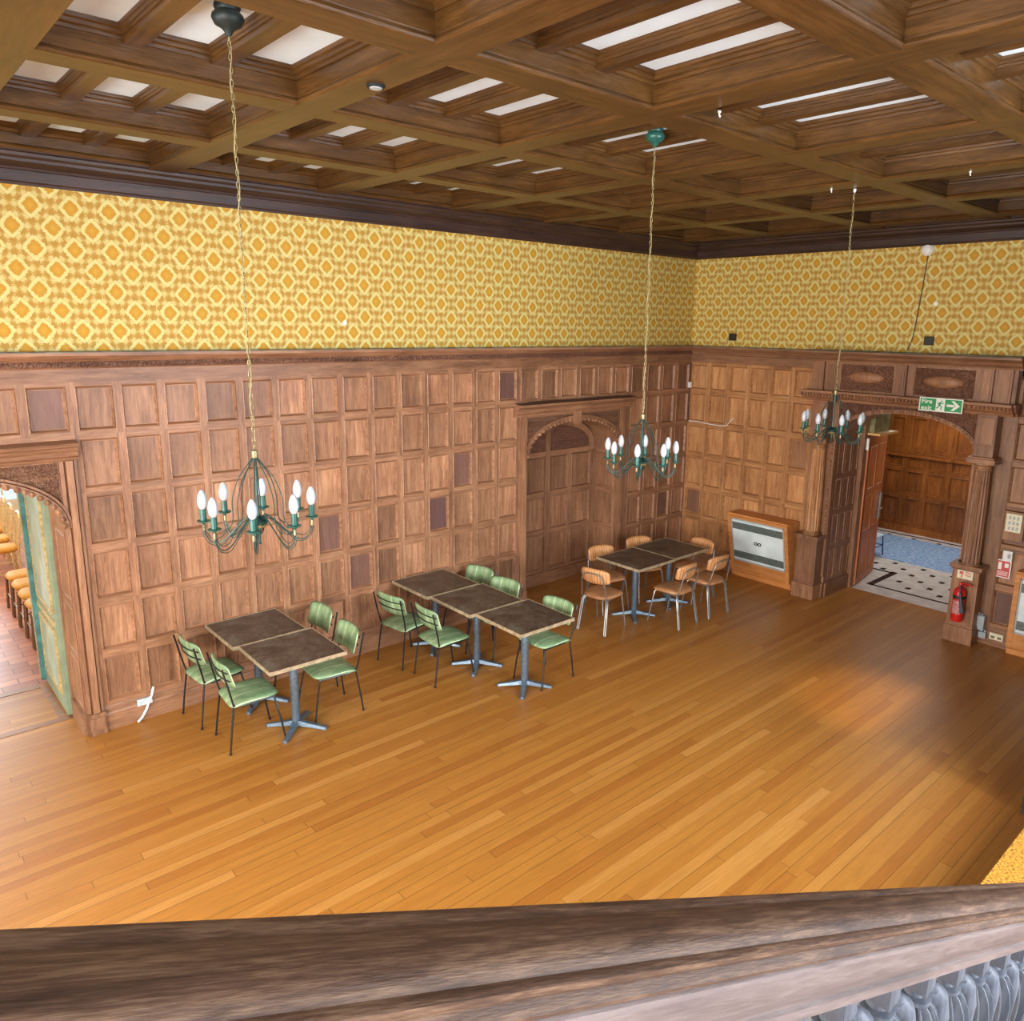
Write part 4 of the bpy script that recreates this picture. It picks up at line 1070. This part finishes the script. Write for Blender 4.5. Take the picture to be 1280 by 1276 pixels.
mb = MB(); mb.add([(-5.79+.028*math.cos(a)*random.uniform(.7, 1.1), -.003, 3.59+.028*math.sin(a)*random.uniform(.7, 1.1)) for a in [2*PI*k/12 for k in range(12)]]+[(-5.79, -.003, 3.59)], [(k, (k+1) % 12, 12) for k in range(12)])
mb.box(-5.80, -5.78, -.004, 0, 3.58, 3.60); tag(mb.build('plaster_filler_spot', 'white'), 'small pale spot in the left wallpaper above the ledge', 'filler spot')
mb = MB(); mb.box(-.055, -.01, -.05, -.01, 2.70, 2.785); tag(mb.build('corner_sensor', 'white', bevel=.005), 'small white sensor box in the corner of the room', 'sensor')
mb = MB(); mb.tube([(-.035, -.03, 2.70), (-.033, -.028, 2.4), (-.03, -.03, 2.17)], .006, 6); mb.tube([(-.035, -.03, 2.785), (-.033, -.028, 3.08)], .008, 6)
tag(mb.build('sensor_cable', 'blackp'), 'dark cable down the room corner from the white sensor', 'cable')
mb = MB(); mb.tube([(-.012, -.02, 2.19), (-.012, -.2, 2.2), (-.012, -.38, 2.18), (-.012, -.6, 2.17), (-.012, -.72, 2.19), (-.014, -.78, 2.27), (-.012, -.84, 2.31)], .007, 6)
tag(mb.build('white_cable', 'white', smooth=True), 'loose white cable tacked along the right wall rail near the corner', 'cable')
cb_ = tag(empty('taped_cable', (-7.95, -.03, .17)), 'white cable with a taped plate hanging low on the left wall', 'cable')
mb = MB(); mb.tube([(.07, -.01, .13), (.05, -.015, .06), (.02, -.02, .0), (-.01, -.02, -.07), (-.05, -.02, -.13), (-.09, -.03, -.16)], .011, 8); mb.build('flex', 'white', cb_, smooth=True)
mb = MB(); mb.box(-.075, .05, -.014, .004, -.02, .04); mb.build('plate', plain('pale_blue_tape', (196, 214, 216), .5), cb_)
# door plaque, box above the open leaf
mb = MB(); mb.box(.735, .75, -2.52, -2.435, 1.98, 2.14)
mb2 = tag(mb.build('door_notice', 'signwhite'), 'small pale notice at the top of the open oak door', 'notice')
mb = MB(); mb.box(.745, .752, -2.515, -2.45, 2.07, 2.10)
mb = MB(); mb.box(.78, 1.25, -2.56, -2.44, 2.22, 2.46, 0); mb.box(.74, 1.3, -2.66, -2.44, 2.19, 2.22, 1)
tag(mb.build('door_head_box', ['olive', 'amberledge']), 'olive-coloured box with a pale ledge above the open oak door', 'box')
# low stool glimpsed in the corridor
st = tag(empty('low_stool', (2.5, -1.92, 0.015)), 'low stool with blue legs and pale top, half hidden behind the open oak door', 'stool')
mb = MB(); mb.pad(.34, .34, .05, lambda u, v, n: (u, v, .33+n), 10, 10, 6); mb.build('seat', 'bluecloth', st, smooth='all')
for sx in (-1, 1):
    for sy in (-1, 1):
        mb = MB(); mb.tube([(.14*sx, .13*sy, .32), (.15*sx, .15*sy, 0)], .011, 8); mb.build('leg', 'navy', st)
mb = MB(); mb.tube([(.15*q, .14*r_, .16) for q, r_ in ((-1, -1), (1, -1), (1, 1), (-1, 1))], .008, 6, closed=True); mb.build('stretcher', 'navy', st)

# ------------------------------------------------------------------ chairs in the side room
def make_banquet(fr, leg):
    r = empty('banquet_chair')
    mb = MB(); mb.pad(.42, .38, .09, lambda u, v, n: (u, v, .45+n), 12, 12, 4); mb.build('seat', 'ambercloth', r, smooth='all')
    for sx in (-1, 1):
        for s_ in (-1, 1):
            mb = MB(); mb.tube([(.18*sx, .17*s_, .42), (.2*sx, .18*s_, 0)], .016, 8); mb.build('leg', leg, r)
    mb = MB()
    for s_ in (-1, 1): mb.tube([(-.19, .17*s_, .42), (-.22, .17*s_, .7), (-.25, .16*s_, .88), (-.255, .10*s_, .93), (-.255, 0, .945)], .017, 8)
    for y in (-.07, 0, .07): mb.tube([(-.2, y, .46), (-.25, y, .93)], .009, 6)
    mb.build('backrest', fr, r)
    mb = MB(); mb.tube([(.19, -.17, .2), (.19, .17, .2)], .009, 6); mb.tube([(-.19, -.17, .2), (-.19, .17, .2)], .009, 6); mb.tube([(-.19, .17, .12), (.19, .17, .12)], .009, 6); mb.build('stretcher', leg, r)
    return r
bc = make_banquet('giltframe', 'darkleg')
for i, y in enumerate((2.2, 2.62, 3.04, 3.46, 3.88)):
    o = bc if i == 0 else copy_tree(bc)
    o.location = (-8.22, y, 0); o.rotation_euler = (0, 0, PI)
    tag(o, ['amber-seated chair in the side room, nearest and mostly hidden by the green door', 'second amber-seated chair behind the green door edge in the side room', 'third amber-seated chair behind the green door edge in the side room', 'fourth amber-seated chair counted from the green door in the side room', 'farthest amber-seated chair of the near line in the side room'][i], 'chair', 'amber chairs lined up behind the green door')
bd = make_banquet('giltframe', 'giltframe')
for i, y in enumerate((5.35, 5.95, 6.55, 7.15, 7.75)):
    o = bd if i == 0 else copy_tree(bd)
    o.location = (-8.28, y, 0); o.rotation_euler = (0, 0, PI)
    tag(o, ['gilt-framed chair first in the far line seen through the left arch', 'gilt-framed chair second in the far line seen through the left arch', 'gilt-framed chair third in the far line seen through the left arch', 'gilt-framed chair fourth in the far line seen through the left arch', 'gilt-framed chair last in the far line seen through the left arch'][i], 'chair', 'gilt chairs in the far line of the side room')

# ------------------------------------------------------------------ stair, handrail and balusters
SL = .461/.887
RY = -6.859                                   # plane of the balusters
CX = -9.701
def zline(x, dz): return 3.602+dz-(x-CX)*SL
bal = tag(empty('stair_balustrade', (CX, RY, 0)), 'carved oak stair balustrade sloping down across the bottom of the photo', 'balustrade')
k = 1.25
def run(mb, prof, x0, x1, m=0):
    """prof: (y offset from camera plane -7.231, z offset from camera height)"""
    n = len(prof)
    v = [(x-CX, -7.231+a-RY, zline(x, b_)) for x in (x0, x1) for a, b_ in prof]
    mb.add(v, [(i, (i+1) % n, n+(i+1) % n, n+i) for i in range(n)]+[tuple(range(n))[::-1], tuple(range(n, 2*n))], m)
X0, X1 = -11.6, -5.9
mb = MB()
pr_ = [(.466, -.345), (.472, -.33), (.468, -.316), (.458, -.310), (.450, -.312), (.444, -.314), (.436, -.309), (.425, -.305), (.410, -.3035), (.396, -.305), (.386, -.309), (.380, -.315), (.377, -.320),
       (.372, -.3195), (.367, -.323), (.367, -.329), (.371, -.333), (.374, -.337), (.370, -.3415), (.366, -.347), (.368, -.352), (.372, -.356), (.400, -.37), (.45, -.37)]
run(mb, pr_, X0, X1)
mb.build('handrail', 'rail', bal, smooth=True)
mb = MB()
fp = [(.371, -.352), (.366, -.356), (.365, -.362), (.369, -.366), (.369, -.372), (.3705, -.3995), (.374, -.404), (.386, -.429), (.381, -.432), (.381, -.448), (.384, -.451), (.46, -.451), (.46, -.352)]
run(mb, fp, X0, X1)
mb.build('rail_fascia', 'rail2', bal, smooth=True)
mb = MB()
run(mb, [(.33, -1.12), (.33, -1.35), (.47, -1.35), (.47, -1.12)], X0, X1)
mb.build('string', 'rail2', bal)
def baluster_mesh():
    mb = MB()
    # block and scroll under the rail, neck, pleated urn, tapering stem, foot
    mb.box(-.028, .014, -.03, .03, -.052, .02)
    mb.lathe([(.020, -.075), (.016, -.06), (.015, -.045), (.017, -.05), (.02, -.04)], (0, 0, 0), 20)
    pts = [(.036+(.020-.0016*i)*math.cos(PI/2-i*.62), -.002, -.034+(.020-.0016*i)*math.sin(PI/2-i*.62)) for i in range(11)]
    for yy in (-.018, 0, .018): mb.tube([(.005, yy, -.012)]+[(p[0], yy, p[2]) for p in pts], [.009]*11+[.005], 8)
    mb.lathe([(.018, -.072), (.03, -.076), (.03, -.084), (.024, -.088)], (0, 0, 0), 24)
    n = 84
    mb.lathe([(.024, -.084), (.036, -.092), (.048, -.115), (.054, -.15), (.052, -.19), (.043, -.25), (.034, -.32), (.027, -.40), (.022, -.46)], (0, 0, 0), n, 0, ribs=12, amp=.018, r0=-.3, r1=-.088)
    # acanthus leaf on the down-hill side, curling at its head
    mb.tube([(.016, -.01, -.07), (.03, -.016, -.078), (.05, -.02, -.10), (.062, -.02, -.15), (.058, -.02, -.21), (.048, -.02, -.28), (.034, -.015, -.36)], [.012, .017, .024, .027, .023, .019, .012], 14)
    mb.ball((.022, -.014, -.066), (.014, .022, .012), 10)
    mb.lathe([(.022, -.46), (.034, -.47), (.034, -.485), (.024, -.5), (.03, -.56), (.034, -.64), (.034, -.72)], (0, 0, 0), 20)
    mb.lathe([(.04, -.72), (.04, -.735)], (0, 0, 0), 20)
    return mb
b0 = None
x = -8.524-.1745*6-.0; i = 0
while x < -6.1:
    if b0 is None: o = b0 = baluster_mesh().build('baluster', 'balwood', bal, smooth=True)
    else: o = b0.copy(); C.objects.link(o)
    o.parent = bal; o.location = (x-CX, .045, zline(x, -.43)+.0); x += .1745
# flight of steps on the camera side
sf = struct(empty('floor_stair', (0, 0, 0)))
mb = MB(); x = -11.4; zt = 3.602-1.62-(x-CX)*SL
while zt > .05:
    mb.box(x, x+.30, -8.9, -6.92, max(0, zt-.9), zt, 0); x += .28; zt -= .28*SL
struct(mb.build('stair_flight', 'frame_x', sf))
# low platform with gold carpet at the lower right
pl = struct(empty('floor_landing'))
mb = MB(); mb.box(-5.3, -3.35, -7.3, -6.06, 0, .33, 0); struct(mb.build('landing_base', 'dark_x', pl))
mb = MB(); mb.box(-5.3, -3.35, -7.3, -6.05, .33, .35, 0); struct(mb.build('landing_carpet', 'gold', pl, bevel=.004))

# ------------------------------------------------------------------ lights, world, camera
def area(name, loc, rot, sx, sy, power, col, spread=180):
    l = bpy.data.lights.new(name, 'AREA'); l.shape = 'RECTANGLE'; l.size, l.size_y = sx, sy; l.energy = power; l.color = col; l.spread = math.radians(spread)
    o = bpy.data.objects.new(name, l); C.objects.link(o); o.location = loc; o.rotation_euler = rot; return o
DAY = (.90, .95, 1.0)
for i, (a, b_) in enumerate(FW):
    area('window_daylight', ((a+b_)/2, -9.02, 2.7), (PI/2-.3, 0, 0), b_-a, 2.8, (70, 45, 62, 170, 240)[i], (.84, .91, 1.0), 155)
for i, (a, b_) in enumerate(ey):
    area('window_daylight', (-13.02, (a+b_)/2, 2.4), (PI/2-.34, 0, -PI/2), b_-a, 2.8, (640, 380, 230)[i], (1, .98, .94), 150)
area('side_room_daylight', (-9.1, 9.4, 1.9), (-PI/2, 0, 0), 1.6, 2.0, 200, (.88, .94, 1))
area('side_room_fill', (-10.5, 4.5, 3.3), (0, 0, 0), 2.4, 4, 150, (1, .97, .92))  # overhead fill added to light the side room, no fitting modelled
area('corridor_lamp', (3.0, -2.6, 3.05), (0, 0, 0), 1.6, 2.2, 48, (1, .93, .84))
l = bpy.data.lights.new('stair_spotlight', 'SPOT'); l.energy = 650; l.color = (1, .76, .26); l.spot_size = math.radians(21); l.spot_blend = 1.0; l.shadow_soft_size = .05
o = bpy.data.objects.new('stair_spotlight', l); C.objects.link(o); o.location = (-3.2, -6.2, 4.6)
o.rotation_euler = (Vector((-2.5, -4.3, 0))-o.location).to_track_quat('-Z', 'Y').to_euler()

w = bpy.data.worlds.new('sky'); bpy.context.scene.world = w; w.use_nodes = True
bg = w.node_tree.nodes['Background']; bg.inputs[0].default_value = (.75, .86, 1, 1); bg.inputs[1].default_value = 1.0

cam = bpy.data.cameras.new('camera'); co = bpy.data.objects.new('camera', cam); C.objects.link(co)
cam.sensor_width = 36; cam.sensor_fit = 'HORIZONTAL'; cam.lens = 964.604/1280*36
cam.shift_x = -(672.755-640)/1280; cam.shift_y = -(638-610.293)/1280; cam.clip_start = .02
ya, pt, ro = math.radians(47.617), math.radians(11.970), math.radians(.897)
F = Vector((math.cos(ya)*math.cos(pt), math.sin(ya)*math.cos(pt), -math.sin(pt)))
Rr = Vector((math.sin(ya), -math.cos(ya), 0)); U = Rr.cross(F)
R2 = Rr*math.cos(ro)+U*math.sin(ro); U2 = -Rr*math.sin(ro)+U*math.cos(ro)
co.matrix_world = Matrix(((R2.x, U2.x, -F.x, -9.701), (R2.y, U2.y, -F.y, -7.231), (R2.z, U2.z, -F.z, 3.602), (0, 0, 0, 1)))
sc = bpy.context.scene; sc.camera = co
sc.view_settings.view_transform = 'Standard'; sc.view_settings.look = 'None'; sc.view_settings.gamma = 1
sc.view_settings.exposure = .22
sc.cycles.max_bounces = 10; sc.cycles.diffuse_bounces = 6
